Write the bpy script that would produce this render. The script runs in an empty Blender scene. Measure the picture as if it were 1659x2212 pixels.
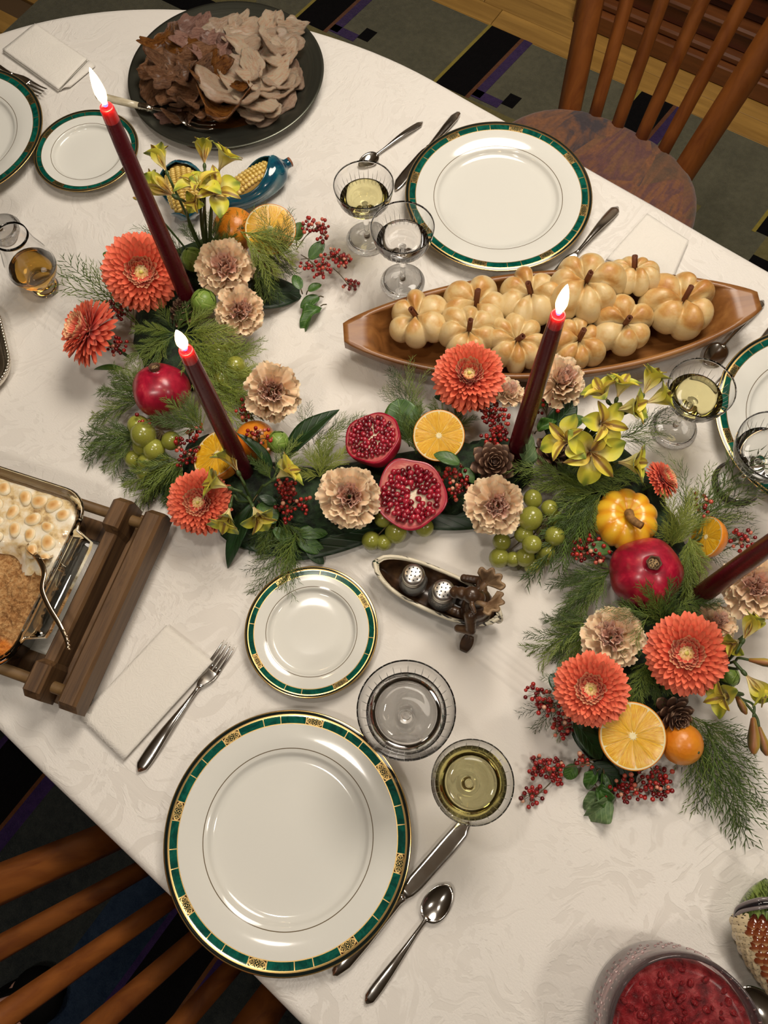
import bpy, bmesh, math, random
from mathutils import Vector, Matrix, Quaternion, noise
import numpy as np
R_ = random.Random(7)
PI = math.pi
TZ = 0.75                       # height of the table top above the floor
# ---------------------------------------------------------------- camera (measured from the photograph)
W_, H_, FPX = 1659.0, 2212.0, 1743.5
HC = 0.9618                     # lens above the table top
CR = np.array([[0.99968414, -0.00867229, -0.02358836],
               [0.0, -0.93857727, 0.34506913],
               [-0.02513204, -0.34496014, -0.93828081]])   # world axes in lens axes (x right, y down, z forward)
sc = bpy.context.scene
cam = bpy.data.cameras.new('camera'); camo = bpy.data.objects.new('camera', cam)
sc.collection.objects.link(camo)
cam.sensor_fit = 'VERTICAL'; cam.sensor_height = 24.0; cam.lens = 24.0 * FPX / H_
cam.clip_start = 0.02
m = Matrix.Identity(4)
for i in range(3):
    m[i][0] = CR[i][0]; m[i][1] = -CR[i][1]; m[i][2] = -CR[i][2]
m[2][3] = TZ + HC
camo.matrix_world = m
sc.camera = camo
# ---------------------------------------------------------------- world, lamps, exposure
sc.view_settings.view_transform = 'Standard'; sc.view_settings.look = 'None'
sc.view_settings.gamma = 1.0; sc.view_settings.use_curve_mapping = False
sc.view_settings.exposure = -0.19
sc.cycles.use_denoising = True
sc.cycles.max_bounces = 12; sc.cycles.transmission_bounces = 10; sc.cycles.glossy_bounces = 5
sc.cycles.use_adaptive_sampling = True; sc.cycles.adaptive_threshold = 0.05
sc.cycles.diffuse_bounces = 2; sc.cycles.transparent_max_bounces = 8
sc.cycles.sample_clamp_indirect = 4.0
sc.cycles.blur_glossy = 1.0
wd = bpy.data.worlds.new('room_air'); sc.world = wd; wd.use_nodes = True
wd.node_tree.nodes['Background'].inputs[0].default_value = (1.0, 0.9, 0.78, 1)
wd.node_tree.nodes['Background'].inputs[1].default_value = 0.30
def lamp(name, kind, loc, power, color, size=0.1, rot=(0, 0, 0)):
    l = bpy.data.lights.new(name, kind); l.energy = power; l.color = color
    if kind == 'AREA': l.shape = 'DISK'; l.size = size
    else: l.shadow_soft_size = size
    o = bpy.data.objects.new(name, l); sc.collection.objects.link(o); o.location = loc; o.rotation_euler = rot
    return o
WARM = (1.0, 0.91, 0.80)
lamp('ceiling_lamp_light', 'AREA', (0.42, 1.22, 2.42), 27, WARM, 0.9)
lamp('ceiling_spot_light', 'AREA', (-0.31, 0.36, 2.42), 4.0, WARM, 0.12)
lamp('ceiling_spot_light', 'AREA', (-0.60, -0.42, 2.42), 7.0, WARM, 0.24)
lamp('ceiling_spot_light', 'AREA', (1.0, -0.3, 2.42), 6.0, WARM, 0.24)
# ---------------------------------------------------------------- pixel + height above the table -> metres
def P(u, v, h=0.0):
    d = CR @ np.array([u - W_ / 2, v - H_ / 2, FPX])
    s = (h - HC) / d[2]
    return Vector((s * d[0], s * d[1], TZ + h))
def S(u, v, px, h=0.0):
    return (P(u - px / 2, v, h) - P(u + px / 2, v, h)).length
CAMP = Vector((0, 0, TZ + HC))
# ---------------------------------------------------------------- object helpers
COL = sc.collection
def link(o, parent=None):
    COL.objects.link(o)
    if parent is not None: o.parent = parent
    return o
def tag(o, label=None, cat=None, group=None, kind=None):
    if label: o['label'] = label
    if cat: o['category'] = cat
    if group: o['group'] = group
    if kind: o['kind'] = kind
    return o
def thing(name, label, cat, loc=(0, 0, 0), rot=None, group=None, scale=None):
    o = bpy.data.objects.new(name, None); o.empty_display_size = 0.02
    COL.objects.link(o); o.location = loc
    if rot is not None:
        if isinstance(rot, Quaternion): o.rotation_mode = 'QUATERNION'; o.rotation_quaternion = rot
        else: o.rotation_euler = rot
    if scale is not None: o.scale = (scale,) * 3 if not hasattr(scale, '__len__') else scale
    return tag(o, label, cat, group)
def mesh(name, VF, mats, smooth=True, mi=None, fix=True):
    V, F = VF
    me = bpy.data.meshes.new(name)
    me.from_pydata([tuple(v) for v in V], [], F)
    for mm in (mats if isinstance(mats, (list, tuple)) else [mats]): me.materials.append(mm)
    if smooth: me.polygons.foreach_set('use_smooth', [True] * len(me.polygons))
    if mi is not None: me.polygons.foreach_set('material_index', mi)
    if fix:
        bm = bmesh.new(); bm.from_mesh(me); bmesh.ops.recalc_face_normals(bm, faces=bm.faces); bm.to_mesh(me); bm.free()
    me.update()
    return me
def ob(name, me, parent=None, loc=(0, 0, 0), rot=None, scale=None):
    o = bpy.data.objects.new(name, me); link(o, parent); o.location = loc
    if rot is not None:
        if isinstance(rot, Quaternion): o.rotation_mode = 'QUATERNION'; o.rotation_quaternion = rot
        else: o.rotation_euler = rot
    if scale is not None: o.scale = (scale,) * 3 if not hasattr(scale, '__len__') else scale
    return o
def part(name, VF, mats, parent=None, smooth=True, mi=None, fix=True, **k):
    return ob(name, mesh(name, VF, mats, smooth, mi, fix), parent, **k)
def struct(name, VF, mats, smooth=False, **k):
    o = part(name, VF, mats, None, smooth, **k); o['kind'] = 'structure'; return o
def qz(d, spin=0.0):                      # rotation carrying +Z to d
    return Vector(d).to_track_quat('Z', 'Y') @ Quaternion((0, 0, 1), spin)
def qx(d, roll=0.0):                      # rotation carrying +X to d with +Z as far up as it can be
    d = Vector(d).normalized(); z = Vector((0, 0, 1))
    y = z.cross(d)
    if y.length < 1e-4: y = Vector((0, 1, 0))
    y.normalize(); z = d.cross(y)
    return Matrix((d, y, z)).transposed().to_quaternion() @ Quaternion((1, 0, 0), roll)
# ---------------------------------------------------------------- shape helpers: each returns (verts, faces)
def join(*vf):
    V, F = [], []
    for v, f in vf:
        n = len(V); V += [tuple(x) for x in v]; F += [tuple(i + n for i in g) for g in f]
    return V, F
def xf(VF, M):
    return [M @ Vector(v) for v in VF[0]], VF[1]
def mv(VF, x=0, y=0, z=0, s=1.0):
    sx, sy, sz = (s, s, s) if not hasattr(s, '__len__') else s
    return [(v[0] * sx + x, v[1] * sy + y, v[2] * sz + z) for v in VF[0]], VF[1]
def box(x0, x1, y0, y1, z0, z1, b=0.0):
    if b <= 0:
        V = [(x, y, z) for x in (x0, x1) for y in (y0, y1) for z in (z0, z1)]
        return V, [(0, 1, 3, 2), (4, 6, 7, 5), (0, 4, 5, 1), (2, 3, 7, 6), (0, 2, 6, 4), (1, 5, 7, 3)]
    b = min(b, (x1 - x0) / 2.01, (y1 - y0) / 2.01, (z1 - z0) / 2.01)
    V, F = [], []
    def ring(z, i):
        n = len(V)
        V.extend([(x0 + b + i, y0 + i, z), (x1 - b - i, y0 + i, z), (x1 - i, y0 + b + i, z), (x1 - i, y1 - b - i, z),
                  (x1 - b - i, y1 - i, z), (x0 + b + i, y1 - i, z), (x0 + i, y1 - b - i, z), (x0 + i, y0 + b + i, z)])
        return n
    rs = [ring(z0, b * .8), ring(z0 + b, 0), ring(z1 - b, 0), ring(z1, b * .8)]
    for a, c in zip(rs, rs[1:]):
        for k in range(8): F.append((a + k, a + (k + 1) % 8, c + (k + 1) % 8, c + k))
    F.append(tuple(rs[0] + k for k in range(7, -1, -1))); F.append(tuple(rs[3] + k for k in range(8)))
    return V, F
def lathe(prof, seg=32, wob=None):        # prof: list of (r, z); r = 0 ends close to a point
    V, F, rings = [], [], []
    for (r, z) in prof:
        if abs(r) < 1e-7: rings.append([len(V)]); V.append((0, 0, z))
        else:
            n = len(V)
            for k in range(seg):
                a = 2 * PI * k / seg; rr = r * (wob(a, r, z) if wob else 1)
                V.append((rr * math.cos(a), rr * math.sin(a), z))
            rings.append(list(range(n, n + seg)))
    for a, b in zip(rings, rings[1:]):
        if len(a) == 1 and len(b) == 1: continue
        for k in range(seg):
            k2 = (k + 1) % seg
            if len(a) == 1: F.append((a[0], b[k2], b[k]))
            elif len(b) == 1: F.append((a[k], a[k2], b[0]))
            else: F.append((a[k], a[k2], b[k2], b[k]))
    return V, F
def grid(fn, nu, nv, closeu=False):       # fn(i/nu, j/nv)
    V = [fn(i / nu, j / nv) for i in range(nu if closeu else nu + 1) for j in range(nv + 1)]
    F = []; m_ = nv + 1; N = nu if closeu else nu + 1
    for i in range(nu):
        for j in range(nv):
            a = i * m_ + j; b = ((i + 1) % N) * m_ + j
            F.append((a, b, b + 1, a + 1))
    return V, F
def tube(pts, rad, seg=6, cap=True, flat=1.0):
    pts = [Vector(p) for p in pts]; n = len(pts)
    if not hasattr(rad, '__len__'): rad = [rad] * n
    V, F = [], []
    up = None
    for i, p in enumerate(pts):
        t = (pts[min(i + 1, n - 1)] - pts[max(i - 1, 0)])
        if t.length < 1e-9: t = Vector((0, 0, 1))
        t.normalize()
        if up is None:
            up = Vector((0, 0, 1)) if abs(t.z) < .9 else Vector((1, 0, 0))
        s = t.cross(up).normalized(); up = s.cross(t).normalized()
        for k in range(seg):
            a = 2 * PI * k / seg
            V.append(p + (s * math.cos(a) + up * math.sin(a) * flat) * rad[i])
    for i in range(n - 1):
        for k in range(seg):
            k2 = (k + 1) % seg
            F.append((i * seg + k, i * seg + k2, (i + 1) * seg + k2, (i + 1) * seg + k))
    if cap:
        F.append(tuple(range(seg - 1, -1, -1))); F.append(tuple((n - 1) * seg + k for k in range(seg)))
    return V, F
def curve(pts, n=8):                      # Catmull-Rom through points
    pts = [Vector(p) for p in pts]; q = [2 * pts[0] - pts[1]] + pts + [2 * pts[-1] - pts[-2]]; out = []
    for i in range(1, len(q) - 2):
        for k in range(n):
            t = k / n; a, b, c, d = q[i - 1:i + 3]
            out.append(.5 * ((2 * b) + (c - a) * t + (2 * a - 5 * b + 4 * c - d) * t * t + (3 * b - a - 3 * c + d) * t ** 3))
    out.append(pts[-1]); return out
def prism(poly, z0, z1):
    n = len(poly)
    V = [(x, y, z0) for x, y in poly] + [(x, y, z1) for x, y in poly]
    F = [tuple(range(n - 1, -1, -1)), tuple(range(n, 2 * n))]
    F += [(i, (i + 1) % n, n + (i + 1) % n, n + i) for i in range(n)]
    return V, F
def uvs(rx, ry, rz, nu=12, nv=8):
    return mv(lathe([(math.sin(PI * j / nv), -math.cos(PI * j / nv)) if 0 < j < nv else (0, -math.cos(PI * j / nv)) for j in range(nv + 1)], nu), s=(rx, ry, rz))
def loft(st, seg=10, pw=2.0):             # stations (x, half_w, z_centre, half_t[, y]) -> superellipse sections along x
    V, F = [], []
    for s in st:
        x, w, z, t = s[:4]; y = s[4] if len(s) > 4 else 0
        for k in range(seg):
            a = 2 * PI * k / seg; c, q = math.cos(a), math.sin(a)
            V.append((x, y + w * math.copysign(abs(c) ** (2 / pw), c), z + t * math.copysign(abs(q) ** (2 / pw), q)))
    n = len(st)
    for i in range(n - 1):
        for k in range(seg):
            k2 = (k + 1) % seg
            F.append((i * seg + k, (i + 1) * seg + k, (i + 1) * seg + k2, i * seg + k2))
    F.append(tuple(range(seg))); F.append(tuple((n - 1) * seg + k for k in range(seg - 1, -1, -1)))
    return V, F
def sheet(fn, nu, nv, th):                # fn(u, v) -> point; a closed sheet of thickness th
    top = [[Vector(fn(i / nu, j / nv)) for j in range(nv + 1)] for i in range(nu + 1)]
    V = []; F = []
    for i in range(nu + 1):
        for j in range(nv + 1):
            a = top[min(i + 1, nu)][j] - top[max(i - 1, 0)][j]; b = top[i][min(j + 1, nv)] - top[i][max(j - 1, 0)]
            nn = a.cross(b)
            nn = nn.normalized() if nn.length > 1e-12 else Vector((0, 0, 1))
            V.append(top[i][j]); V.append(top[i][j] - nn * th)
    m_ = nv + 1
    def I(i, j, k): return (i * m_ + j) * 2 + k
    for i in range(nu):
        for j in range(nv):
            F.append((I(i, j, 0), I(i + 1, j, 0), I(i + 1, j + 1, 0), I(i, j + 1, 0)))
            F.append((I(i, j, 1), I(i, j + 1, 1), I(i + 1, j + 1, 1), I(i + 1, j, 1)))
    for i in range(nu):
        F.append((I(i, 0, 0), I(i, 0, 1), I(i + 1, 0, 1), I(i + 1, 0, 0))); F.append((I(i, nv, 0), I(i + 1, nv, 0), I(i + 1, nv, 1), I(i, nv, 1)))
    for j in range(nv):
        F.append((I(0, j, 0), I(0, j + 1, 0), I(0, j + 1, 1), I(0, j, 1))); F.append((I(nu, j, 0), I(nu, j, 1), I(nu, j + 1, 1), I(nu, j + 1, 0)))
    return V, F
def nz(x, y=0, z=0): return noise.noise(Vector((x, y, z)))
def lerp(a, b, t): return a + (b - a) * t
def ss(t): t = max(0, min(1, t)); return t * t * (3 - 2 * t)
# ---------------------------------------------------------------- shader helpers
class E:                                  # a socket with arithmetic
    def __init__(s, t, k): s.t, s.k = t, k
    def _m(s, op, b=None, c=None):
        n = s.t.nodes.new('ShaderNodeMath'); n.operation = op
        for i, x in enumerate((s, b, c)):
            if x is None: continue
            if isinstance(x, E): s.t.links.new(x.k, n.inputs[i])
            else: n.inputs[i].default_value = float(x)
        return E(s.t, n.outputs[0])
    def __add__(s, b): return s._m('ADD', b)
    __radd__ = __add__
    def __sub__(s, b): return s._m('SUBTRACT', b)
    def __rsub__(s, b): return s._m('MULTIPLY', -1.0)._m('ADD', b)
    def __mul__(s, b): return s._m('MULTIPLY', b)
    __rmul__ = __mul__
    def __truediv__(s, b): return s._m('DIVIDE', b)
    def lt(s, b): return s._m('LESS_THAN', b)
    def gt(s, b): return s._m('GREATER_THAN', b)
    def abs(s): return s._m('ABSOLUTE')
    def sqrt(s): return s._m('SQRT')
    def pow(s, b): return s._m('POWER', b)
    def cos(s): return s._m('COSINE')
    def sin(s): return s._m('SINE')
    def mod(s, b): return s._m('FLOORED_MODULO', b)
    def atan2(s, b): return s._m('ARCTAN2', b)
    def max(s, b): return s._m('MAXIMUM', b)
    def min(s, b): return s._m('MINIMUM', b)
    def clamp(s): return s._m('MAXIMUM', 0.0)._m('MINIMUM', 1.0)
    def step(s, a, b):                    # smooth ramp a..b to 0..1
        n = s.t.nodes.new('ShaderNodeMapRange'); n.interpolation_type = 'SMOOTHSTEP'
        s.t.links.new(s.k, n.inputs[0]); n.inputs[1].default_value = a; n.inputs[2].default_value = b
        return E(s.t, n.outputs[0])
class Mat:
    def __init__(s, name, col=(.8, .8, .8), rough=.5, metal=0.0, **k):
        s.m = bpy.data.materials.new(name); s.m.use_nodes = True; s.t = s.m.node_tree
        s.b = s.t.nodes['Principled BSDF']
        s.set('Base Color', (*col, 1)); s.set('Roughness', rough); s.set('Metallic', metal)
        names = dict(trans='Transmission Weight', ior='IOR', coat='Coat Weight', coatr='Coat Roughness', sss='Subsurface Weight',
                     sheen='Sheen Weight', spec='Specular IOR Level', emis='Emission Strength', aniso='Anisotropic', alpha='Alpha')
        for a, v in k.items():
            if a == 'emc': s.set('Emission Color', (*v, 1))
            elif a == 'ssr': s.set('Subsurface Radius', v); s.set('Subsurface Scale', 1.0)
            else: s.set(names[a], v)
    def set(s, n, v):
        if isinstance(v, E): s.t.links.new(v.k, s.b.inputs[n])
        else: s.b.inputs[n].default_value = v
        return s
    def co(s, kind='Object'):
        if not hasattr(s, 'tc'): s.tc = s.t.nodes.new('ShaderNodeTexCoord')
        return E(s.t, s.tc.outputs[kind])
    def xyz(s, v=None):
        v = v or s.co(); n = s.t.nodes.new('ShaderNodeSeparateXYZ'); s.t.links.new(v.k, n.inputs[0])
        return [E(s.t, o) for o in n.outputs]
    def vec(s, x, y, z=0.0):
        n = s.t.nodes.new('ShaderNodeCombineXYZ')
        for i, a in enumerate((x, y, z)):
            if isinstance(a, E): s.t.links.new(a.k, n.inputs[i])
            else: n.inputs[i].default_value = a
        return E(s.t, n.outputs[0])
    def scl(s, v, sc_):
        n = s.t.nodes.new('ShaderNodeVectorMath'); n.operation = 'MULTIPLY'
        s.t.links.new(v.k, n.inputs[0]); n.inputs[1].default_value = sc_; return E(s.t, n.outputs[0])
    def noise(s, scale, v=None, detail=3, rough=.55, dist=0.0):
        n = s.t.nodes.new('ShaderNodeTexNoise'); s.t.links.new((v or s.co()).k, n.inputs['Vector'])
        n.inputs['Scale'].default_value = scale; n.inputs['Detail'].default_value = detail
        n.inputs['Roughness'].default_value = rough; n.inputs['Distortion'].default_value = dist
        return E(s.t, n.outputs[0])
    def voro(s, scale, v=None, feature='F1', rnd=1.0, out='Distance'):
        n = s.t.nodes.new('ShaderNodeTexVoronoi'); n.feature = feature; s.t.links.new((v or s.co()).k, n.inputs['Vector'])
        n.inputs['Scale'].default_value = scale; n.inputs['Randomness'].default_value = rnd
        return E(s.t, n.outputs[out])
    def rand(s):
        n = s.t.nodes.new('ShaderNodeObjectInfo'); return E(s.t, n.outputs['Random'])
    def ramp(s, f, stops, interp='LINEAR'):
        n = s.t.nodes.new('ShaderNodeValToRGB'); s.t.links.new(f.k, n.inputs[0]); c = n.color_ramp; c.interpolation = interp
        while len(c.elements) < len(stops): c.elements.new(.5)
        for e, (p, col) in zip(c.elements, stops): e.position = p; e.color = (*col, 1)
        return E(s.t, n.outputs[0])
    def mix(s, f, a, b):
        n = s.t.nodes.new('ShaderNodeMix'); n.data_type = 'RGBA'
        for i, x in ((0, f), (6, a), (7, b)):
            if isinstance(x, E): s.t.links.new(x.k, n.inputs[i])
            else: n.inputs[i].default_value = x if i == 0 else (*x, 1)
        return E(s.t, n.outputs[2])
    def hsv(s, c, v=1.0, h=None, sat=1.0):
        n = s.t.nodes.new('ShaderNodeHueSaturation'); s.t.links.new(c.k, n.inputs['Color'])
        for i, x in (('Value', v), ('Saturation', sat), ('Hue', h if h is not None else .5)):
            if isinstance(x, E): s.t.links.new(x.k, n.inputs[i])
            else: n.inputs[i].default_value = x
        return E(s.t, n.outputs[0])
    def bump(s, h, strength=.3, dist=.001):
        n = s.t.nodes.new('ShaderNodeBump'); s.t.links.new(h.k, n.inputs['Height'])
        n.inputs['Strength'].default_value = strength; n.inputs['Distance'].default_value = dist
        s.set('Normal', E(s.t, n.outputs[0])); return s
    def color(s, c): return s.set('Base Color', c)
def M_(name, *a, **k): return Mat(name, *a, **k).m
def sr(r, g, b):                          # photo colour 0..255 -> linear
    f = lambda c: ((c / 255 + .055) / 1.055) ** 2.4 if c > 10 else c / 255 / 12.92
    return (f(r), f(g), f(b))
# ================================================================ room
YAW = math.radians(-33.0)
def E12(a, b, z=0.0):
    c, s = math.cos(YAW), math.sin(YAW); return Vector((a * c - b * s, a * s + b * c, z))
RZ = (0, 0, YAW)
def woodmat(name, c1, c2, rough=.4, sc_=(2, 30, 30), coat=.15, k=1.0, bump=.12):
    w = Mat(name, c1, rough, coat=coat, coatr=.25)
    v = w.scl(w.co(), sc_); r = w.rand()
    off = w.vec(r * 13.0, r * 7.0, r * 3.0)
    n = w.t.nodes.new('ShaderNodeVectorMath'); n.operation = 'ADD'; w.t.links.new(v.k, n.inputs[0]); w.t.links.new(off.k, n.inputs[1])
    v2 = E(w.t, n.outputs[0])
    g = w.noise(k, v2, 5, .65, .6)
    w.color(w.hsv(w.ramp(g, [(.3, c2), (.55, c1), (.75, tuple(min(1, x * 1.25) for x in c1))]), v=r * .3 + .85))
    return w.bump(g, bump, .001)
m_floor = woodmat('oak_floor', (.42, .235, .055), (.30, .16, .035), .35, (3, 40, 3), .3).m
m_cab = woodmat('dark_cherry', (.105, .026, .010), (.055, .012, .005), .35, (3, 30, 30), .3).m
m_cab2 = woodmat('cherry_moulding', (.17, .055, .015), (.10, .03, .008), .35, (3, 30, 30), .3).m
m_chair = woodmat('teak_chair', (.27, .085, .015), (.16, .040, .007), .38, (30, 30, 2.2), .2, 1.4).m
m_wall = M_('wall_paint', (.40, .33, .25), .9)
m_ceil = M_('ceiling_paint', (.72, .64, .54), .95)
struct('floor', box(-3.2, 3.4, -2.8, 2.62, -.05, -.012), M_('subfloor', (.12, .07, .03), .8), rot=RZ)
struct('ceiling', box(-3.2, 3.4, -2.8, 2.62, 2.6, 2.65), m_ceil, rot=RZ)
struct('wall_back', box(-3.2, 3.4, 2.62, 2.7, 0, 2.6), m_wall, rot=RZ)
struct('wall_front', box(-3.2, 3.4, -2.88, -2.8, 0, 2.6), m_wall, rot=RZ)
struct('wall_left', box(-3.28, -3.2, -2.8, 2.62, 0, 2.6), m_wall, rot=RZ)
struct('wall_right', box(3.4, 3.48, -2.8, 2.62, 0, 2.6), m_wall, rot=RZ)
struct('baseboard_back', box(-3.2, 3.4, 2.6, 2.62, 0, .1, .004), m_cab2, rot=RZ)
fl = bpy.data.objects['floor']
pl_me = {}
for L in (.62, .86, 1.1):
    pl_me[L] = mesh('plank', box(0, L - .0015, 0, .0685, -.012, 0, .0012), m_floor, False)
def planks(x0, x1, y0, y1):
    y = y0
    while y < y1 - .02:
        x = x0 - R_.random() * .6
        while x < x1:
            L = R_.choice((.62, .86, 1.1)); ob('plank', pl_me[L], fl, (x, y, 0)); x += L
        y += .07
planks(-2.6, 2.0, 1.86, 2.28)
planks(-3.0, -2.4, .6, 1.86)
def mould(name_, label, group, xa, xb):
    pass
# ceiling lamps (they give off the light of the lamps set above)
m_glow = M_('lamp_glow', (1, .9, .8), .5, emis=3.0, emc=(1, .87, .7))
for i, (x, y, r, lab) in enumerate(((.42, 1.22, .45, 'large round ceiling lamp above the far side of the table'), (-.31, .36, .06, 'small ceiling spot above the left part of the table'), (-.60, -.42, .12, 'round ceiling spot above the near chair'), (1.0, -.3, .12, 'round ceiling spot on the near right side'))):
    t = thing('ceiling_lamp', lab, 'lamp', (x, y, 2.6))
    part('lamp_shade', lathe([(r + .012, 0), (r + .02, -.02), (r + .02, -.12), (r + .012, -.12), (r + .012, -.02), (r * .5, -.012), (0, -.012)], 32), M_('lamp_metal', (.6, .55, .48), .4, .8), t)
    part('diffuser', lathe([(r + .011, -.06), (r * .6, -.065), (0, -.067)], 32), m_glow, t)
# ---------------------------------------------------------------- rug
def rugmat(name, c, c2, n=60):
    w = Mat(name, c, .97, spec=.15, sheen=.15 if c[0] > .01 else 0.0)
    g = w.noise(n, None, 4, .7); g2 = w.noise(420, None, 2, .6); g3 = w.noise(7, None, 3, .5)
    w.color(w.mix((g * .55 + g2 * .3 + g3 * .35).step(.35, .85), c, c2))
    return w.bump(g2 + g, .8, .004).m
rg_f = rugmat('rug_field', (.082, .080, .050), (.150, .142, .088))
rg_d = rugmat('rug_dark_field', (.012, .016, .018), (.045, .050, .045))
rg_k = rugmat('rug_black', (.002, .002, .0025), (.005, .004, .005))
rg_p = rugmat('rug_purple', (.022, .010, .060), (.055, .025, .11))
rg_b = rugmat('rug_brown', (.10, .03, .01), (.16, .06, .02))
rg_o = rugmat('rug_olive', (.13, .11, .035), (.20, .17, .06))
rg_y = rugmat('rug_yellow', (.26, .20, .02), (.35, .28, .05))
rg_u = rugmat('rug_blue', (.008, .018, .045), (.03, .05, .085))
rug = thing('area_rug', 'grey green wool rug with black, purple and olive angular bands under the table', 'rug', (0, 0, 0), RZ)
part('pile', box(-2.13, 2.6, -2.2, 1.915, 0, .012, .004), rg_f, rug, False)
def skew(x0, x1, y0, y1, z1, mt, nm, k=.09, ref=1.9):
    f = lambda x, y: (x + k * (y - ref), y)
    part(nm, prism([f(x0, y0), f(x1, y0), f(x1, y1), f(x0, y1)], .010, z1), mt, rug, False)
for x in (-1.87, -1.40, -.925, -.45, .03, .51):
    skew(x, x + .095, 1.645, 1.913, .0135, rg_k, 'black_band')
    skew(x - .010, x, 1.64, 1.914, .0132, rg_y, 'yellow_line')
    skew(x + .095, x + .106, 1.64, 1.914, .0132, rg_b, 'brown_line')
    skew(x + .106, x + .132, 1.66, 1.914, .0134, rg_p, 'purple_line')
    skew(x + .106, x + .19, 1.655, 1.685, .0134, rg_p, 'purple_line')
    skew(x + .19, x + .225, 1.675, 1.72, .0136, rg_k, 'black_square')
    skew(x + .03, x + .33, 1.575, 1.643, .0134, rg_o, 'olive_band')
    skew(x + .03, x + .33, 1.50, 1.575, .0133, rg_k, 'black_band')
skew(-1.3, 1.0, -2.1, -.12, .0125, rg_d, 'dark_field', .0)
for x in (-1.24, -.76, -.265, .25, .74):
    skew(x, x + .105, -2.0, -.15, .0135, rg_k, 'black_band', .05, -.4)
    skew(x + .105, x + .113, -2.0, -.15, .0133, rg_b, 'brown_line', .05, -.4)
    skew(x + .113, x + .14, -2.0, -.15, .0134, rg_p, 'purple_line', .05, -.4)
    skew(x - .12, x - .012, -2.0, -.35, .0134, rg_u, 'blue_band', .05, -.4)
    skew(x - .012, x, -2.0, -.15, .0136, rg_p, 'purple_line', .05, -.4)
# ---------------------------------------------------------------- sideboard behind the far chair
sb = thing('sideboard', 'dark reddish wooden sideboard with stepped plinth and panelled front behind the far chair', 'cabinet', (0, 0, 0), RZ)
X0, X1 = -.70, 1.6
part('foot', box(X0 - .045, X0 + .02, 2.06, 2.12, 0, .10, .006), m_cab, sb, False)
part('foot', box(X1 - .02, X1 + .045, 2.06, 2.12, 0, .10, .006), m_cab, sb, False)
part('plinth', box(X0 + .02, X1 - .02, 2.055, 2.55, 0, .055, .004), m_cab2, sb, False)
part('moulding', box(X0 - .01, X1 + .01, 2.075, 2.55, .055, .078, .006), m_cab2, sb, False)
part('lower_rail', box(X0, X1, 2.10, 2.55, .078, .125, .004), m_cab, sb, False)
part('moulding', box(X0 - .01, X1 + .01, 2.09, 2.55, .125, .145, .006), m_cab2, sb, False)
part('carcass', box(X0, X1, 2.13, 2.55, .145, .86, .004), m_cab, sb, False)
part('top', box(X0 - .03, X1 + .03, 2.08, 2.57, .86, .89, .008), m_cab2, sb, False)
n = 4; wdt = (X1 - X0) / n
for i in range(n):
    a = X0 + i * wdt
    d = part('door', box(a + .035, a + wdt - .035, 2.118, 2.135, .17, .83, .004), m_cab, sb, False)
    part('panel', join(box(a + .075, a + wdt - .075, 2.112, 2.119, .22, .78, .006)), m_cab2, d, False)
    part('knob', mv(uvs(.012, .012, .012), a + wdt - .05, 2.103, .5), M_('brass', (.6, .42, .15), .3, 1), d)
    part('stile', box(a - .018, a + .018, 2.108, 2.135, .145, .86, .006), m_cab, sb, False)
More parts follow.
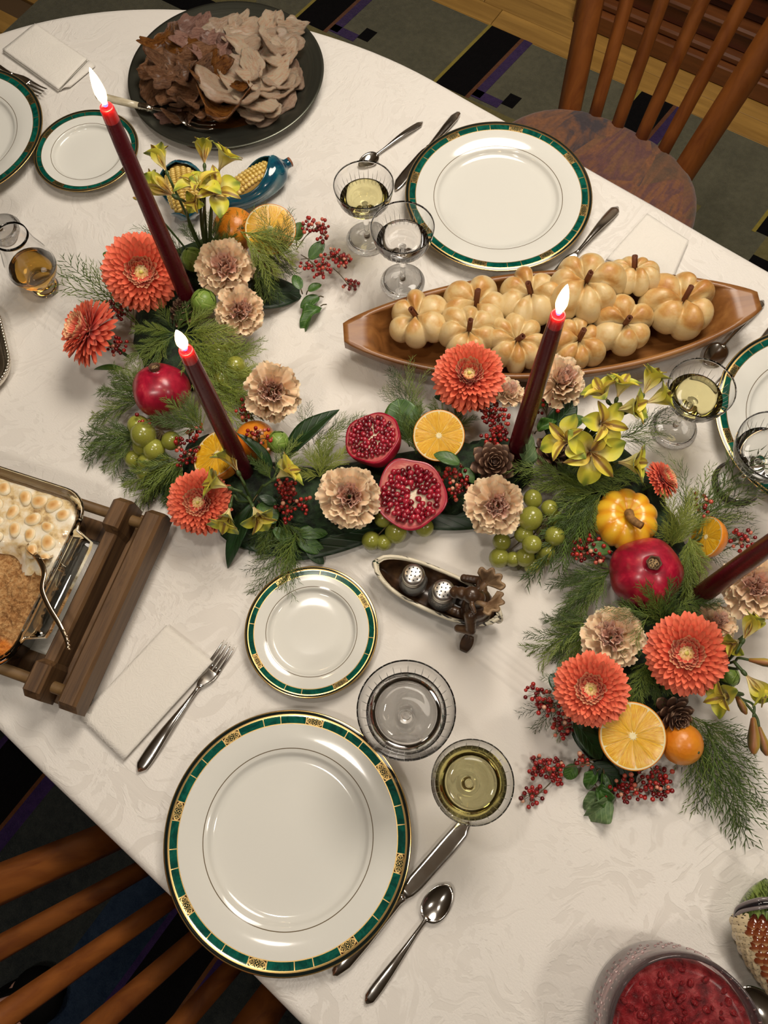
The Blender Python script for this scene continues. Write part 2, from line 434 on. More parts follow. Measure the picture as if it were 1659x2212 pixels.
# ================================================================ chairs
w = Mat('seat_tapestry', (.1, .05, .03), .85, sheen=.2)
vv = w.voro(13, w.scl(w.co(), (1, .45, 1)), out='Color')
sx = w.t.nodes.new('ShaderNodeSeparateColor'); w.t.links.new(vv.k, sx.inputs[0])
n1 = w.noise(9, w.scl(w.co(), (1.8, .6, 1)), 4, .6, 2.2)
c1 = w.ramp((E(w.t, sx.outputs[0]) * .45 + n1 * .7), [(.25, (.025, .016, .03)), (.4, (.085, .048, .028)), (.52, (.16, .07, .03)), (.62, (.10, .04, .04)), (.72, (.19, .075, .028)), (.85, (.04, .03, .035))])
w.color(w.hsv(c1, v=w.noise(160, None, 3, .6) * .9 + .55)); w.bump(w.noise(500), .4, .001); m_seat = w.m
def chair(name_lab, cx, cy, yaw, wb, wt, lean, top, sdy=0.0):
    t = thing('dining_chair', name_lab, 'chair', (cx, cy, 0), (0, 0, yaw))
    z0, z1 = .44, top
    yb = lambda z: lean * (z - .48) / .49
    def bar(xb, xt, zb, zt, hw, hd, ybot=None):
        st = []
        for k in range(7):
            q = k / 6; z = lerp(zb, zt, q); x = xb + (xt - xb) * (z - .48) / .49
            y = yb(z) if ybot is None else lerp(ybot, yb(zt), q)
            st.append((x, y, z))
        V, F = [], []
        for (x, y, z) in st:
            b = .3
            for (dx, dy) in ((-1, -b), (-b * .8, -1), (b * .8, -1), (1, -b), (1, b), (b * .8, 1), (-b * .8, 1), (-1, b)):
                V.append((x + dx * hw, y + dy * hd, z))
        for i in range(6):
            for k in range(8): F.append((i * 8 + k, i * 8 + (k + 1) % 8, i * 8 + 8 + (k + 1) % 8, i * 8 + 8 + k))
        F.append(tuple(range(7, -1, -1))); F.append(tuple(48 + k for k in range(8)))
        return V, F
    for s in (-1, 1): part('back_post', bar(s * wb / 2, s * wt / 2, .0145, z1, .023, .016), m_chair, t)
    for q in (-.29, -.1, .1, .29): part('slat', bar(q * wb, q * wt, z0 - .02, z1 - .03, .0125, .009), m_chair, t)
    kk = (z1 - .48) / .49
    part('top_rail', grid(lambda u, v: (lerp(-1, 1, u) * (wb / 2 + (wt - wb) / 2 * kk + .03), yb(z1) + .018 * math.cos(v * 2 * PI) - .02 * (1 - (2 * u - 1) ** 2), z1 + .035 * math.sin(v * 2 * PI)), 16, 12), m_chair, t)
    part('rear_rail', box(-wb / 2 + .02, wb / 2 - .02, -.03, -.012, z0 - .08, z0 - .04, .004), m_chair, t, False)
    for s in (-1, 1): part('front_leg', box(s * .18 - .02, s * .18 + .02, -.43, -.39, .0145, z0, .004), m_chair, t, False)
    for s in (-1, 1): part('side_rail', box(s * .12 - .01, s * .12 + .01, -.40, -.02, z0 - .055, z0 - .004, .003), m_chair, t, False)
    part('front_rail', box(-.17, .17, -.425, -.40, z0 - .055, z0 - .004, .003), m_chair, t, False)
    def so(a, k=1.0):
        c, s = math.cos(a), math.sin(a)
        return .222 * k * math.copysign(abs(c) ** .75, c), sdy - .222 + .24 * k * math.copysign(abs(s) ** .75, s)
    rings = [(.0, .487), (.5, .486), (.8, .482), (.93, .475), (.985, .464), (1.0, .45), (.985, .441), (.9, .438), (0, .438)]
    V, F = [], []; ns = 48
    for (k, z) in rings:
        for j in range(ns):
            x, y = so(2 * PI * j / ns, max(k, .001)); V.append((x, y, z))
    for i in range(len(rings) - 1):
        for j in range(ns): F.append((i * ns + j, (i + 1) * ns + j, (i + 1) * ns + (j + 1) % ns, i * ns + (j + 1) % ns))
    part('seat_cushion', (V, F), m_seat, t)
    return t
chair('slat-back wooden chair with round tapestry seat on the far side of the table', .45, 1.245, math.radians(-36.6), .268, .385, .10, .99)
chair('slat-back wooden chair tucked under the near left edge of the table', -.301, -.137, math.radians(141), .315, .325, .115, .99, -.05)
# ================================================================ table and cloth
TYAW = math.radians(-38.7)
tb = thing('dining_table', 'long oval dining table hidden under the white cloth', 'table', (0, 0, 0), (0, 0, TYAW))
SA, SB, NC, EA, EB = -.61, 1.0, .325, .71, .556
def outline(t, grow=0.0):                 # t in 0..1 around; returns medial point and edge point
    a = 2 * PI * t; c, s = math.cos(a), math.sin(a)
    Ls = (SB - SA) / 2; mid = (SA + SB) / 2
    k = 1 / 2.35
    x = (Ls + EA + grow) * math.copysign(abs(c) ** (2 * k), c); y = (EB + grow) * math.copysign(abs(s) ** (2 * k), s)
    return x + mid, y + NC
def edge_loop(n, grow=0.0):
    pts = []
    Lq = SB - SA; per = 2 * Lq + 2 * PI * .6
    na = n // 4; 
    for i in range(n // 4): pts.append((lerp(SA, SB, i / na), NC + EB + grow, 0, 1))
    for i in range(n // 4):
        a = PI / 2 - PI * i / na; c, s = math.cos(a), math.sin(a); pts.append((SB + (EA + grow) * c, NC + (EB + grow) * s, c, s))
    for i in range(n // 4): pts.append((lerp(SB, SA, i / na), NC - EB - grow, 0, -1))
    for i in range(n // 4):
        a = -PI / 2 - PI * i / na; c, s = math.cos(a), math.sin(a); pts.append((SA + (EA + grow) * c, NC + (EB + grow) * s, c, s))
    return pts
NL = 320
lp = edge_loop(NL, -.008)
part('tabletop', prism([(p[0], p[1]) for p in lp][::-1], TZ - .03, TZ - .003), m_chair, tb, False)
for x in (-.55, .95):
    for y in (NC - .33, NC + .33): part('leg', box(x - .035, x + .035, y - .035, y + .035, .0145, TZ - .03, .006), m_chair, tb, False)
w = Mat('damask_cloth', (.78, .74, .69), .62, sheen=.25, spec=.4)
X, Y, Z = w.xyz()
wn = w.noise(3.2, None, 2, .5); wn2 = w.noise(7, None, 2, .5)
flo = w.noise(15, w.vec(X + (wn - .5) * .22, Y + (wn2 - .5) * .2), 3, .62, 2.6)
vo = w.voro(26, w.vec(X + (flo - .5) * .1, Y + (wn - .5) * .1), 'SMOOTH_F1')
scroll = ((flo * 17.0).sin() * .5 + vo * .9).step(.18, .62)
patch = w.noise(1.9, None, 2, .5).step(.34, .50)
fig = scroll * patch
edgeb = ((Y - NC).abs()).step(.40, .47)
fig = (scroll * (patch.max(edgeb)))
w.set('Roughness', 0.68 - fig * .36)
w.color(w.mix(fig, (.745, .708, .655), (.800, .765, .712)))
w.set('Sheen Weight', fig * .2 + .1)
thread = (X * 2400.0).sin() * .08 + (Y * 2400.0).sin() * .08
cre = None
for c0, wdt_, amp in ((.186, .0035, .9), (.200, .003, -.6), (.213, .003, .55), (-.082, .004, .25)):
    d = (Y - c0).abs(); g = (1.0 - d.step(0.0, wdt_ * 1.6)) * amp
    cre = g if cre is None else cre + g
wr = w.noise(4.0, w.vec(X * .5, Y * 2.4), 4, .55, .6)
fine = w.noise(46, w.vec(X * .25, Y), 3, .6)
weave = w.noise(520, w.vec(X, Y * .45), 2, .6) + w.noise(520, w.vec(X * .45, Y), 2, .6)
w.bump(fig * (weave * .5 + .1) + weave * .16 + cre * 1.7 + wr * 3.0 + fine * .30, .34, .0014)
m_cloth = w.m
tc = []
prof = [(k / 26, 0, 0) for k in range(1, 27)]
def cloth():
    V = []; F = []
    e = edge_loop(NL, -.012)
    nr = 30
    # interior rings run from the medial line to the edge
    rows = []
    for k in range(nr + 1):
        q = (k / nr) ** .8; row = []
        for (x, y, c, s) in e:
            mx = max(SA, min(SB, x)); px, py = lerp(mx, x, q), lerp(NC, y, q)
            z = 0.0015 * nz(px * 3.1, py * 5.3) * ss((1 - q) * 6)
            row.append((px, py, TZ - .0012 + z * .5))
        rows.append(row)
    for k, (o, dz) in enumerate([(.006, -.0012), (.0105, -.005), (.0125, -.012), (.013, -.03), (.014, -.07), (.016, -.12), (.018, -.18), (.02, -.25)]):
        row = []
        for i, (x, y, c, s) in enumerate(e):
            L = i / NL * 2 * PI
            rip = .012 * ss((-dz - .02) / .2) * (math.sin(L * 23 + math.sin(L * 5) * 2) + .6 * math.sin(L * 41))
            wob_ = .0035 * nz(x * 6, y * 6, 3) * ss(-dz / .01)
            oo = o + rip + wob_; row.append((x + c * oo, y + s * oo, TZ + dz))
        rows.append(row)
    n = NL
    for r in rows: V += r
    for k in range(len(rows) - 1):
        for i in range(n): F.append((k * n + i, k * n + (i + 1) % n, (k + 1) * n + (i + 1) % n, (k + 1) * n + i))
    return V, F
o = part('tablecloth', cloth(), m_cloth, None, rot=(0, 0, TYAW))
tag(o, 'white damask tablecloth with woven scrolls and long pressed folds over the whole table', 'tablecloth')
# ================================================================ plates
GOLD = (.66, .45, .17)
m_gold = M_('gilding', GOLD, .25, 1.0)
def platemat(name, rad, nmed, hw, hl, b0, b1, lr, spin):
    w = Mat(name, (.80, .78, .74), .12, coat=.25, coatr=.03)
    X, Y, Z = w.xyz(); r = (X * X + Y * Y).sqrt() / rad
    th = Y.atan2(X) + spin
    per = 2 * PI / nmed; a = (th + 20 * PI).mod(per) - per / 2      # medallion at a = 0
    aa = a.abs()
    inb = r.gt(b0) * r.lt(b1); lw = .007 if rad > .1 else .010
    line = ((r - b0).abs().lt(lw * .5) + (r - b1).abs().lt(lw * .5)).min(1.0)
    rl = (r * 1.0)
    vline = ((aa - hw).abs() * rl).lt(lw * .5) + ((aa - hl).abs() * rl).lt(lw * .5)
    med = aa.lt(hw) * inb
    ea = a / hw; eb = (r - (b0 + b1) / 2) / ((b1 - b0) / 2)
    er = (ea * ea + eb * eb).sqrt(); et = eb.atan2(ea)
    ring = (er - .93).abs().lt(.075)
    star = (er - ((et * 8.0).cos() * .2 + .52)).abs().lt(.085) + er.lt(.12) + ((er - .78).abs().lt(.06)) * ((et * 8.0).cos().lt(-.6))
    gold = (line + vline * inb + med * (ring + star)).min(1.0)
    edge = r.gt(b1 + .012) * r.lt(b1 + .035)
    rimg = r.gt(b1 + .035)
    inner = (r - lr).abs().lt(.0035 if rad > .1 else .005)
    marb = w.noise(55, None, 5, .7, 1.5)
    green = w.mix(marb.step(.35, .7), sr(0, 62, 54), sr(12, 100, 84))
    tk = w.mix(er.gt(1.0), (.004, .02, .012), (.03, .006, .004))
    c = w.mix(inb, w.mix(0.0, (.76, .755, .70), (.8, .8, .8)), green)
    c = w.mix(med, c, tk)
    c = w.mix(edge, c, (.008, .014, .012))
    g = (gold + rimg + r.gt(b1) * r.lt(b1 + .012)).min(1.0)
    c = w.mix(g, c, GOLD)
    c = w.mix(inner, c, (.16, .12, .07))
    w.color(c); w.set('Metallic', g * .9); w.set('Roughness', g * .16 + .10)
    return w.m
def plate_prof(R, H, wr):
    t = .0032
    top = [(0, .0062), (wr * .5, .0060), (wr * .88, .0062), (wr * .95, .0072), (wr * .985, .0098), (wr, .0122), (wr + .0015, .0132), (lerp(wr, R, .4), H * .86), (lerp(wr, R, .8), H * .96), (R - .0008, H), (R, H - .0006)]
    bot = [(R - .001, H - .0016), (lerp(wr, R, .5), H * .9 - t), (wr, .0085), (wr * .9, .0030), (wr * .86, 0), (wr * .80, 0), (wr * .78, .0030), (0, .0032)]
    return top + bot
def plate(label, x, y, big, spin, group=None):
    R = .135 if big else .0795
    nm = 'dinner_plate' if big else 'bread_plate'
    key = (big, round(spin, 3))
    mt = platemat(nm + '_china', R, 8 if big else 4, .079 if big else .125, PI / 8 - 0 - .20 if False else (.0785 + .235 if big else .125 + .52), .888 if big else .862, .955 if big else .945, .69 if big else .685, 0.0)
    me = mesh(nm, lathe(plate_prof(R, .0205 if big else .0165, .088 if big else .052), 160), mt)
    o = ob(nm, me, None, (x, y, TZ + .0005), (0, 0, spin))
    return tag(o, label, 'plate', group)
# the medallion sits at a = per/2 before the shift, so spin puts one of them at the wanted bearing
def sp(deg, n): return math.radians(deg) - PI / n
plate('large white dinner plate with green and gold banded rim at the near table edge', -.1288, -.0288, True, sp(74.8 + 3, 8))
plate('white dinner plate with green banded rim on the far side in front of the chair', .142, .8361, True, sp(75, 8))
b = P(-98, 285, .02); plate('white dinner plate with green banded rim cut off by the left picture edge', b.x, b.y, True, sp(30, 8))
b = P(1776, 905, .02); plate('white dinner plate with green banded rim cut off by the right picture edge', b.x, b.y, True, sp(10, 8))
plate('small white bread plate with green rim beside the salt and pepper shakers', -.1103, .1986, False, sp(30, 4))
plate('small white bread plate with green rim behind the tallest red candle', -.4746, .9358, False, sp(62, 4))
# ================================================================ metalwork
w = Mat('polished_steel', (.62, .60, .57), .16, 1.0); w.set('Roughness', w.noise(90, None, 2) * .10 + .10); m_steel = w.m
m_silver = M_('old_silver', (.66, .62, .55), .16, 1.0)
m_fs = M_('fork_slot_shade', (.02, .02, .02), .5)
def handle(L, w0=.0095, w1=.0028):        # handle end at x=0, neck at x=L
    st = []
    for k in range(15):
        q = k / 14
        wd = lerp(w0, w1, ss(q * 1.05)) * math.sin(min(1, q * 9 + .12) * PI / 2) if q < .2 else lerp(w0, w1, ss((q - .08) * 1.08))
        st.append((q * L, max(wd, .0006), .0028 + .006 * math.sin(q * PI) ** 2 * .8 + .004 * q, .0021 if q > .05 else .0008))
    return st
def cutlery_root(nm, label, a, b, L, group=None, za=0.0, zb=0.0, cat=None):
    A, B = P(*a, .003 + za), P(*b, .003 + zb)
    d = B - A; s = d.length / L
    return thing(nm, label, cat or nm.split('_')[-1], A - Vector((0, 0, .003)), qx(d), group, s)
def fork(label, a, b, roll=0, za=0, zb=0):
    L = .20; t = cutlery_root('dinner_fork', label, a, b, L, None, za, zb, 'fork')
    part('handle', loft(handle(.125) + [(.131, .003, .0075, .0018)], 10), m_steel, t)
    st = [(.129, .0028, .0073, .0018), (.136, .0060, .0062, .0015), (.143, .0100, .0045, .0012), (.150, .0118, .0030, .0011), (.157, .0120, .0024, .0010), (.1585, .0119, .0024, .0010)]
    part('head', loft(st, 12, 3), m_steel, t)
    for k in range(4):
        y = (k - 1.5) * .0064
        part('tine', loft([(.157, .0024, .0024, .001, y), (.166, .0020, .0027, .001, y * .98), (.182, .0016, .0045, .001, y * .95), (.195, .0012, .0078, .0009, y * .93), (.200, .0003, .0095, .0004, y * .92)], 8), m_steel, t)
    return t
def knife(label, a, b, za=0, zb=0):
    L = .235; t = cutlery_root('dinner_knife', label, a, b, L, None, za, zb, 'knife')
    part('handle', loft([(0, .0006, .003, .001), (.004, .005, .004, .002), (.02, .0088, .0055, .0036), (.05, .0082, .0055, .004), (.09, .0056, .005, .0036), (.108, .0045, .005, .0034), (.113, .0060, .005, .0045), (.116, .0045, .005, .0032)], 12), m_steel, t)
    part('blade', loft([(.115, .0050, .005, .0022), (.124, .0085, .0045, .0012), (.135, .0098, .004, .0010), (.19, .0105, .004, .0009), (.215, .0098, .004, .0008, .0006), (.228, .0062, .004, .0007, .0028), (.235, .0008, .004, .0004, .005)], 10, 4), m_steel, t)
    return t
def bowl_st(x0, x1, w, dep, m_, nm, t):
    def f(u, v):
        a = u * 2 * PI; r = v
        cx = (x0 + x1) / 2; hx = (x1 - x0) / 2
        tap = 1 + .16 * math.cos(a)
        return (cx + hx * r * math.cos(a), w * r * math.sin(a) * (2 - tap) , .0045 + .0035 - dep * (1 - r * r))
    V, F = grid(f, 32, 8, True)
    n = len(V); V2 = [(x, y, z - .0010) for x, y, z in V]
    F2 = [tuple(i + n for i in g[::-1]) for g in F]
    rim = [(i * 9 + 8, i * 9 + 8 + n, ((i + 1) % 32) * 9 + 8 + n, ((i + 1) % 32) * 9 + 8) for i in range(32)]
    return part(nm, (list(V) + V2, F + F2 + rim), m_, t)
def spoon(label, a, b, L=.185, mt=None, za=0, zb=0, nm='dinner_spoon'):
    t = cutlery_root(nm, label, a, b, L, None, za, zb, 'spoon'); mt = mt or m_steel
    part('handle', loft(handle(L - .062, .0085) + [(L - .055, .0032, .0072, .0016), (L - .050, .006, .0074, .0010)], 10), mt, t)
    bowl_st(L - .056, L, .0185, .0075, mt, 'bowl', t)
    return t
fork('dinner fork lying over the edge of the folded napkin, tines up', (297, 1668), (497, 1392))
fork('dinner fork at the top left picture edge beside the cut-off plate', (-95, 90), (98, 208))
fork('dinner fork behind the pumpkin rolls, only its handle showing', (1335, 446), (1195, 605), zb=.004)
knife('long dinner knife reaching out from under the large near plate', (718, 2108), (1020, 1768), za=.004)
knife('dinner knife beside the far plate and its spoon', (993, 241), (850, 408))
knife('dinner knife at the right picture edge behind the right wine glass', (1710, 665), (1528, 868))
spoon('dinner spoon lying to the right of the near knife', (789, 2170), (972, 1912))
spoon('dinner spoon behind the far wine glass', (913, 262), (776, 362), .20)
spoon('dinner spoon near the right end of the long wooden boat bowl', (1650, 648), (1524, 790))
spoon('large serving spoon cut off by the lower right picture edge, by the red relish', (1830, 2390), (1600, 2132), .145, None, nm='serving_spoon')
# ================================================================ napkins
w = Mat('paper_napkin', (.80, .765, .70), .9)
flo = (w.noise(42, None, 2, .5, 3.0) * 30.0).sin() * .5; w.bump(flo * .5 + w.noise(500, None, 3) * .6, .4, .0009); m_nap = w.m
def napkin(label, cs, h=.004, layers=2, flap=None):
    c = [P(u, v, h) for u, v in cs]; o = (c[0] + c[1] + c[2] + c[3]) / 4; o.z = TZ
    t = thing('paper_napkin', label, 'napkin', o)
    for k in range(layers):
        off = Vector((.0012 * k - .002, .0010 * k - .002, 0))
        z0 = .0006 + k * .0028
        def f(u, v):
            p = (c[0] * (1 - u) * (1 - v) + c[1] * u * (1 - v) + c[2] * u * v + c[3] * (1 - u) * v) - o
            e = min(u, 1 - u, v, 1 - v)
            return (p.x + off.x, p.y + off.y, z0 + .0016 + .0018 * ss(e * 5) + .0007 * nz(p.x * 25 + k * 9, p.y * 25))
        part('folded_layer', sheet(f, 20, 20, .0014), m_nap, t)
    if flap:
        q = [P(u, v, h) - o for u, v in flap]
        part('flap', sheet(lambda u, v: tuple((q[0] * (1 - u) * (1 - v) + q[1] * u * (1 - v) + q[2] * u * v + q[3] * (1 - u) * v).xy) + (.0012 + .003 * math.sin(v * PI),), 6, 6, .001), m_nap, t)
    return t
napkin('embossed white paper napkin folded into a rectangle under the near fork', [(175, 1548), (362, 1349), (462, 1428), (270, 1640)])
napkin('folded white paper napkin at the top left, below the rounded table end', [(8, 108), (78, 52), (190, 128), (128, 194)], flap=[(128, 194), (190, 128), (205, 140), (150, 186)])
napkin('white paper napkin on the far side behind the pumpkin rolls', [(1310, 560), (1398, 462), (1488, 520), (1450, 610)])
# ================================================================ glasses
m_glass = M_('clear_crystal', (1, 1, 1), .0, trans=1.0, ior=1.45)
m_wine = M_('white_wine', (.93, .88, .50), .0, trans=1.0, ior=1.34)
m_water = M_('water', (1, 1, 1), .0, trans=1.0, ior=1.33)
m_whisky = M_('whisky', (.86, .50, .10), .0, trans=1.0, ior=1.36)
m_etch = M_('cut_line', (.85, .85, .83), .4)
def smooth_prof(pts, n=5):
    return [(max(0, p.x), p.y) for p in curve([(a, b, 0) for a, b in pts], n)]
def coupe(label, liquid, rim, H, foot, at, fill=.50, group=None):
    t = thing('coupe_glass' if liquid is m_wine else 'water_goblet', label, 'glass', (at.x, at.y, TZ + .0006), (0, 0, R_.random() * 3))
    R = rim / 2; bh = H * .46; zb = H - bh        # bowl height, bowl bottom
    outp = [(0.0035, zb - .004), (R * .26, zb + bh * .05), (R * .58, zb + bh * .20), (R * .82, zb + bh * .44), (R * .95, zb + bh * .72), (R, H)]
    inp = [(0, zb + .003), (R * .24, zb + bh * .08), (R * .56, zb + bh * .235), (R * .80, zb + bh * .47), (R * .935, zb + bh * .74), (R - .0008, H)]
    so = smooth_prof(outp); si = smooth_prof(inp)
    stem = [(0.0042, zb - .008), (.0046, zb - .014), (.0036, zb - .026), (.0034, zb * .35), (.0042, .010), (.009, .0045), (foot / 2 * .6, .0030), (foot / 2, .0016), (foot / 2, 0.0), (foot / 2 * .5, .0006), (0, .0008)]
    prof = si + so[::-1] + stem
    part('crystal', lathe(prof, 72), m_glass, t)
    zl = zb + bh * fill
    li = [(0, zb + .0024)] + [(r + .0001, z - .0002) for r, z in si[1:] if z < zl]
    rl = np.interp(zl, [z for r, z in si], [r for r, z in si]) + .0001
    part('drink', lathe(li + [(rl, zl), (rl * .5, zl), (0, zl)], 72), liquid, t)
    cuts = []
    for k in range(36):
        a = 2 * PI * k / 36
        z1 = zb + bh * (.76 if k % 2 else .64); z2 = zb + bh * .30
        pts = []
        for j in range(5):
            z = lerp(z2, z1, j / 4); r = np.interp(z, [q[1] for q in so], [q[0] for q in so]) + .0001
            pts.append((r * math.cos(a), r * math.sin(a), z))
        cuts.append(tube(pts, [.0001, .0003, .00035, .0003, .0001], 4))
    c = part('cut_lines', join(*cuts), m_etch, t); c['kind'] = 'stuff'
    return t
coupe('white wine in an etched coupe glass above the tip of the near knife', m_wine, .0825, .118, .060, Vector((.0665, .025, 0)), .60)
coupe('large etched water goblet seen from above between the small plate and the wine glass', m_water, .100, .132, .066, Vector((.0015, .0935, 0)), .52)
coupe('white wine in a coupe glass standing beside the far plate and spoon', m_wine, .0805, .110, .060, Vector((-.0485, .7755, 0)))
coupe('water goblet standing just in front of the far plate rim', m_water, .0825, .116, .062, Vector((.0025, .7005, 0)))
coupe('white wine in a coupe glass at the right, beside the yellow flowers', m_wine, .0795, .110, .060, Vector((.354, .4665, 0)))
b = P(1590, 1045, 0); coupe('water goblet cut off by the right picture edge', m_water, .0865, .116, .062, b)
b = P(-14, 503, 0); coupe('goblet at the left picture edge, only its round foot in view behind the whisky glass', m_water, .08, .116, .062, P(2, 500, 0))
# whisky nosing glass
at = P(100, 622, 0)
t = thing('whisky_glass', 'tulip shaped nosing glass with amber whisky on a thick foot by the left orange flower', 'glass', (at.x, at.y, TZ + .0006))
so = smooth_prof([(.012, .018), (.024, .026), (.0335, .045), (.031, .066), (.0245, .090), (.0225, .112)])
si = smooth_prof([(0, .0225), (.020, .0275), (.0318, .046), (.0294, .066), (.0232, .090), (.0214, .112)])
part('glass_body', lathe(si + so[::-1] + [(.0125, .013), (.0185, .008), (.0195, .003), (.018, 0), (.009, .002), (0, .003)], 64), m_glass, t)
zl = .049; part('drink', lathe([(0, .0222)] + [(r + .0001, z - .0001) for r, z in si[1:] if z < zl] + [(np.interp(zl, [z for r, z in si], [r for r, z in si]) + .0001, zl), (0, zl)], 64), m_whisky, t)
# ================================================================ candles
w = Mat('burgundy_wax', (.095, .004, .013), .34, spec=.22, coat=.06); w.set('Roughness', w.noise(60) * .12 + .22); m_wax = w.m
w = Mat('melted_wax_glow', (.50, .02, .03), .15, sss=.9, ssr=(.02, .006, .003)); m_melt = w.m  # glow of the flame through the wax put into a brighter red
m_wick = M_('wick', (.01, .008, .008), .8)
w = Mat('flame', (0, 0, 0), 1.0)
lw = w.t.nodes.new('ShaderNodeLayerWeight'); lw.inputs[0].default_value = .35
fc = E(w.t, lw.outputs['Facing'])
w.set('Emission Color', w.ramp(fc, [(0, (1, .93, .75)), (.55, (1, .85, .5)), (.85, (1, .5, .12)), (1, (1, .35, .05))]))
w.set('Emission Strength', (1.0 - fc.step(.3, 1.0)) * 26.0 + 1.5); w.set('Specular IOR Level', 0.0); m_flame = w.m
m_blue = M_('flame_base', (.02, .02, .1), .5, emis=2.0, emc=(.25, .25, 1))
def candle(label, base, top_h, lean=(0, 0), flame=.042, fl_lean=(0, 0)):
    t = thing('taper_candle', label, 'candle', base)
    z1 = top_h + TZ - base.z
    def pos(z): return Vector((lean[0] * z / z1, lean[1] * z / z1, z))
    V, F = [], []
    pr = [(.0112, 0), (.0112, .05), (.0106, .12), (.0098, .2), (.0085, z1 - .045), (.0076, z1 - .014), (.0070, z1 - .004), (.0064, z1), (.0056, z1 - .001), (0.0, z1 - .0025)]
    V, F = lathe(pr, 28)
    V = [(x + lean[0] * z / z1, y + lean[1] * z / z1, z) for x, y, z in V]
    o = part('wax_body', (V, F), m_wax, t)
    p = pos(z1)
    part('melted_tip_glow', mv(lathe([(.0077, -.016), (.0074, -.008), (.0071, -.002), (.0064, .0006), (.0054, -.0006), (0, -.0016)], 28), p.x, p.y, p.z), m_melt, t)
    part('wick', tube([p, p + Vector((.0004, 0, .004)), p + Vector((.0015, 0, .008))], .0007, 6), m_wick, t)
    H = flame; V, F = lathe([(0, 0), (.0026, .002), (.0048, .009), (.0056, .015), (.0050, .023), (.0035, .032), (.0016, .039), (0, .043)], 24)
    V = [(x + fl_lean[0] * (z / .043) ** 2, y + fl_lean[1] * (z / .043) ** 2, z * H / .043) for x, y, z in V]
    f = part('flame', mv((V, F), p.x, p.y, p.z + .003), m_flame, t)
    part('blue_zone', mv(lathe([(0, -.0008), (.0022, 0), (.0030, .003), (.0026, .0032), (0, .0012)], 16), p.x, p.y, p.z + .0015), m_blue, f)
    l = lamp('candle_light', 'POINT', base + p + Vector((0, 0, .022)), .28, (1, .62, .28), .012); 
    return t
candle('tallest burgundy taper candle, lit, at the upper left of the flowers', Vector((-.287, .645, TZ + .02)), .364)
candle('lit burgundy taper candle beside the whole pomegranate, left of the middle', Vector((-.199, .397, TZ + .02)), .320, flame=.030)
candle('lit burgundy taper candle standing in front of the pumpkin rolls', Vector((.142, .420, TZ + .02)), .334)
candle('burgundy taper candle at the right edge, its tip out of the picture', P(1500, 1295, .02), .33)
# ================================================================ turkey platter
w = Mat('dark_pewter', (.12, .125, .10), .30, .9)
X, Y, Z = w.xyz(); rr_ = (X * X + Y * Y).sqrt()
w.set('Roughness', w.noise(1, w.vec(rr_ * 260.0, 0.0, 0.0), 3) * .22 + .24)
w.bump(w.noise(1, w.vec(rr_ * 260.0, 0.0, 0.0), 3), .12, .0005); m_pew = w.m
PLT = Vector((-.2715, 1.083, TZ + .0004))
tag(ob('serving_platter', mesh('serving_platter', lathe([(0, .0045), (.085, .0045), (.10, .006), (.113, .0115), (.125, .015), (.150, .0195), (.1535, .0200), (.1540, .0190), (.150, .0175), (.124, .012), (.110, .006), (.098, .001), (.094, 0), (.090, .0012), (0, .0012)], 128), m_pew), None, PLT), 'round dark pewter platter heaped with carved turkey at the far end of the table', 'platter')
def meatmat(name, a, b, c=None, rough=.5):
    w = Mat(name, a, rough, sss=.12, ssr=(.006, .003, .002), coat=.25, coatr=.3)
    v = w.scl(w.co('Generated'), (1.6, 9, 4)); r = w.rand()
    n = w.noise(1.6, v, 5, .7, 1.2); n2 = w.noise(3, w.co('Generated'), 3)
    st = [(.30, tuple(x * .62 for x in b)), (.46, b), (.6, a)] + ([(.78, c)] if c else [])
    st = [(.32, tuple(x * .5 for x in b)), (.41, b), (.54, a)] + ([(.72, c)] if c else []); w.color(w.hsv(w.ramp(n * .75 + n2 * .25, st), v=r * .35 + .8))
    return w.bump(n + w.noise(240, None, 3) * .6, 1.0, .005).m
m_white = meatmat('breast_meat', sr(255, 226, 196), sr(246, 200, 164))
m_white2 = meatmat('breast_meat_pink', sr(215, 185, 160), sr(190, 150, 125))
m_dark = meatmat('dark_meat', sr(172, 122, 84), sr(122, 78, 46), sr(208, 164, 128))
m_dark2 = meatmat('rosy_meat', sr(206, 158, 140), sr(166, 116, 100))
m_skin = meatmat('roast_skin', sr(172, 108, 44), sr(112, 62, 20), sr(206, 150, 80), .25)
def meat(seed, curl, rag, fold, nu=44, nr=9):
    rs = random.Random(seed); ph = rs.random() * 50
    def f(u, v):
        a = 2 * PI * u; out = 1 + rag * nz(math.cos(a) * 1.7 + ph, math.sin(a) * 1.7) * 1.5 + rag * .28 * nz(math.cos(a) * 6, math.sin(a) * 6, ph) + rag * .16 * nz(math.cos(a) * 17, math.sin(a) * 17, ph)
        r = v * out
        x, y = r * math.cos(a), r * math.sin(a) * .68
        z = curl * (x * x - y * y * .4) + fold * math.sin(y * 4 + ph + x * 2) * .07 + .12 * nz(x * 2.0 + ph, y * 2.0) + .035 * nz(x * 5, y * 16 + ph) * (1 + v)
        return (x, y, z)
    V, F = grid(f, nu, nr, True)
    n = len(V); th = .20
    V2 = [(x * .96, y * .96, z - th * (1.05 - .5 * (k % (nr + 1)) / nr)) for k, (x, y, z) in enumerate(V)]
    F2 = [tuple(i + n for i in g[::-1]) for g in F]; m_ = nr + 1
    rim = [(i * m_ + nr, i * m_ + nr + n, ((i + 1) % nu) * m_ + nr + n, ((i + 1) % nu) * m_ + nr) for i in range(nu)]
    return list(V) + V2, F + F2 + rim
MK = {}; lab_auto = {}; used_lab = set()
